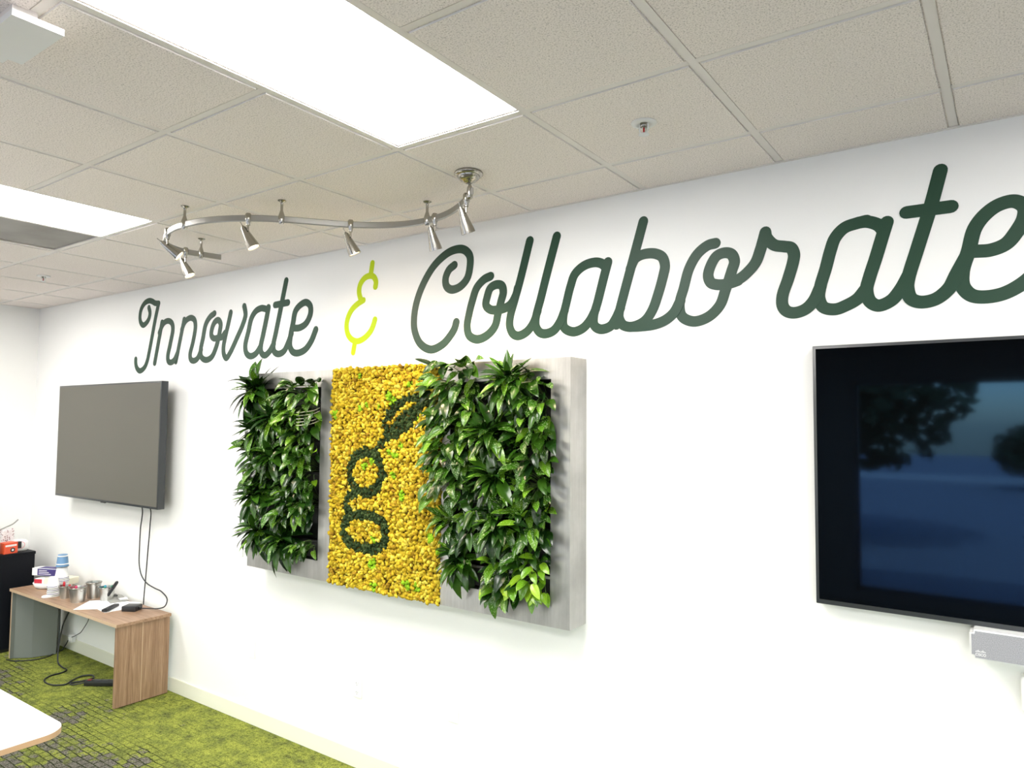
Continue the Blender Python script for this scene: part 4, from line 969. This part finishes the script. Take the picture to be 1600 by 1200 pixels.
# flat rail: tall narrow section swept along the curve
CP = catmull([Vector((x, y, 0)) for x, y in TP], 5)
bm = nb(); rings = []
for i, p in enumerate(CP):
    d = (CP[min(i + 1, len(CP) - 1)] - CP[max(i - 1, 0)]).normalized(); n_ = Vector((-d.y, d.x, 0))
    sec = [(-.004, -.0155), (.004, -.0155), (.0065, -.012), (.0065, .012), (.004, .0155), (-.004, .0155), (-.0065, .012), (-.0065, -.012)]
    rings.append([bm.verts.new(L_(p.x + n_.x * a, p.y + n_.y * a, TZ + b)) for a, b in sec])
for a, b in zip(rings, rings[1:]):
    for k in range(8): bm.faces.new((a[k], a[(k + 1) % 8], b[(k + 1) % 8], b[k]))
bm.faces.new(list(reversed(rings[0]))); bm.faces.new(rings[-1])
obj('rail', bm, M_nickel_dark, tl)
def near(x, y): return min(CP, key=lambda p: (p.x - x) ** 2 + (p.y - y) ** 2)
for x, y in ((-3.393, -1.057), (-2.93, -.835), (-2.323, -.404), (-3.928, -.634)):
    p = near(x, y)
    bm = nb(); lathe(bm, [(0, 0), (.020, 0), (.021, -.003), (.009, -.010), (.0065, -.016), (.0065, -.050), (.011, -.064), (.0155, -.078), (.0155, -.108), (.011, -.118), (0, -.118)], 16, Matrix.Translation(L_(p.x, p.y, HC)))
    auto_smooth(obj('standoff', bm, M_nickel, tl), 60)
p = near(-1.883, -.643)
bm = nb(); lathe(bm, [(0, 0), (.060, 0), (.063, -.004), (.063, -.010), (.054, -.018), (.049, -.018), (.047, -.026), (.034, -.038), (.030, -.038), (.020, -.046), (.012, -.050), (0, -.050)], 32, Matrix.Translation(L_(p.x - .01, p.y, HC))); auto_smooth(obj('canopy', bm, M_nickel, tl), 60)
bm = nb(); lathe(bm, [(0, -.036), (.007, -.036), (.006, -.055), (.012, -.07), (.013, -.085), (.013, -.112), (.009, -.118), (0, -.118)], 16, Matrix.Translation(L_(p.x - .003, p.y, HC))); auto_smooth(obj('power_feed', bm, M_nickel, tl), 60)
M_bulb = mat('warm_lamp_lens', (1, .9, .75), .4); M_bulb.node_tree.nodes['Principled BSDF'].inputs['Emission Color'].default_value = (1, .85, .6, 1); M_bulb.node_tree.nodes['Principled BSDF'].inputs['Emission Strength'].default_value = 2.0
HEADS = [(-3.63, -1.003, (.50, .62, -.62), 'spot head at the left bend, tilted almost level'), (-3.95, -.737, (.42, .25, -.9), 'lowest spot head at the far left end of the rail'),
         (-3.032, -.938, (.36, .30, -.88), 'spot head left of the middle of the rail'), (-2.698, -.582, (.25, .35, -.9), 'spot head right of the middle of the rail'),
         (-2.271, -.422, (.05, .35, -.93), 'spot head below the right standoff'), (-1.948, -.588, (.12, .35, -.93), 'spot head nearest the round canopy')]
for x, y, d, lab_ in HEADS:
    p = near(x, y); d = Vector(d).normalized()
    clip = nb(); lathe(clip, [(0, .026), (.011, .024), (.0155, .016), (.0155, -.012), (.011, -.020), (.0095, -.036), (.005, -.038), (.005, -.062), (0, -.062)], 14, Matrix.Translation(L_(p.x, p.y, TZ)))
    h = obj('spot_head', clip, M_nickel, tl); auto_smooth(h, 60); h['label'] = lab_
    piv = L_(p.x, p.y, TZ - .062)
    side = Vector((-.022, 0, 0))
    Mq = Matrix.Translation(piv + side - d * .022) @ d.to_track_quat('Z', 'Y').to_matrix().to_4x4()
    s = nb(); lathe(s, [(0, -.030), (.0022, -.030), (.0022, -.008), (.0065, -.008), (.0075, -.004), (.0085, 0.0), (.0135, .002), (.0310, .100), (.0318, .112), (.0290, .112), (.0285, .104), (0, .100)], 24, Mq)
    auto_smooth(obj('shade', s, M_nickel, h), 35)
    s = nb(); lathe(s, [(0, .0), (.0275, .0), (.0275, .002), (.0, .002)], 20, Mq @ Matrix.Translation((0, 0, .105))); obj('lens', s, M_bulb, h)
    s = nb(); tube(s, [piv + Vector((0, 0, .002)), piv + Vector((-.012, 0, -.002)), piv + side * .9], .0032, 8); obj('hinge', s, M_nickel, h)
    ld = bpy.data.lights.new('spot', 'SPOT'); ld.energy = TRACK_W; ld.color = (1, .78, .50); ld.spot_size = math.radians(95); ld.spot_blend = .9; ld.shadow_soft_size = .022
    lo_ = bpy.data.objects.new('spot_lamp', ld); link(lo_)
    wp = Vector((-2.9, -.75, HC)) + (Mq @ Vector((0, 0, .114))); lo_.location = wp; lo_.rotation_euler = d.to_track_quat('-Z', 'Y').to_euler()

# ------------------------------------------------------------------ outside the windows (seen only mirrored in the right screen)
bm = nb(); box(bm, -30, 30, -60, YF - .2, -.4, -.15); o = obj('parking_lot', bm, mat('concrete_paving', (.38, .39, .41), .8)); o['kind'] = 'structure'
M_trunk = mat('bark', (.08, .06, .05), .9); M_crown = mat('tree_leaves', (.03, .06, .02), .8)
def tree(x, y, h, r, label, n=1400, seed=1):
    t = thing('tree', label, 'tree', (x, y, -.15), 'trees outside the windows'); q = np.random.default_rng(seed)
    bm = nb(); tube(bm, [(0, 0, 0), (.05, .03, h * .35), (0, 0, h * .75)], [.09, .07, .04], 8)
    for k in range(5):
        a = k * 1.3; tube(bm, [(0, 0, h * .35 + k * .15), (math.cos(a) * r * .5, math.sin(a) * r * .5, h * .6 + k * .1)], [.06, .02], 6)
    obj('trunk', bm, M_trunk, t, True)
    V = []; Fq = []
    for i in range(n):
        c = q.normal(size=3); c = c / np.linalg.norm(c) * (q.random() ** .4); c = c * [r, r, r * .75] + [0, 0, h * .75]
        a = q.normal(size=3); a /= np.linalg.norm(a); b = np.cross(a, q.normal(size=3)); b /= np.linalg.norm(b); s = q.uniform(.10, .22)
        V += [c - a * s, c + b * s * .5, c + a * s, c - b * s * .5]; Fq.append([4 * i, 4 * i + 1, 4 * i + 2, 4 * i + 3])
    me = bpy.data.meshes.new('crown'); me.from_pydata([tuple(v) for v in V], [], Fq); me.materials.append(M_crown); o = bpy.data.objects.new('crown', me); link(o, t); o['kind'] = 'stuff'
tree(-2.75, -11.5, 3.9, 2.25, 'leafy tree outside the window, mirrored in the right screen', n=2600, seed=2)
bm = nb(); box(bm, -40, 40, -34, -30, -.15, -.13); o = obj('pavement', bm, mat('pale_concrete', (.7, .68, .62), .8)); o['kind'] = 'structure'
tree(.6, -27, 1.8, 1.3, 'small round tree outside beyond the mirrored one', seed=6)
tree(-9, -22, 5, 3.0, 'distant leafy tree outside, left of the mirrored one', seed=3)
tree(6, -30, 5, 3.2, 'distant leafy tree outside, right of the mirrored one', seed=4)
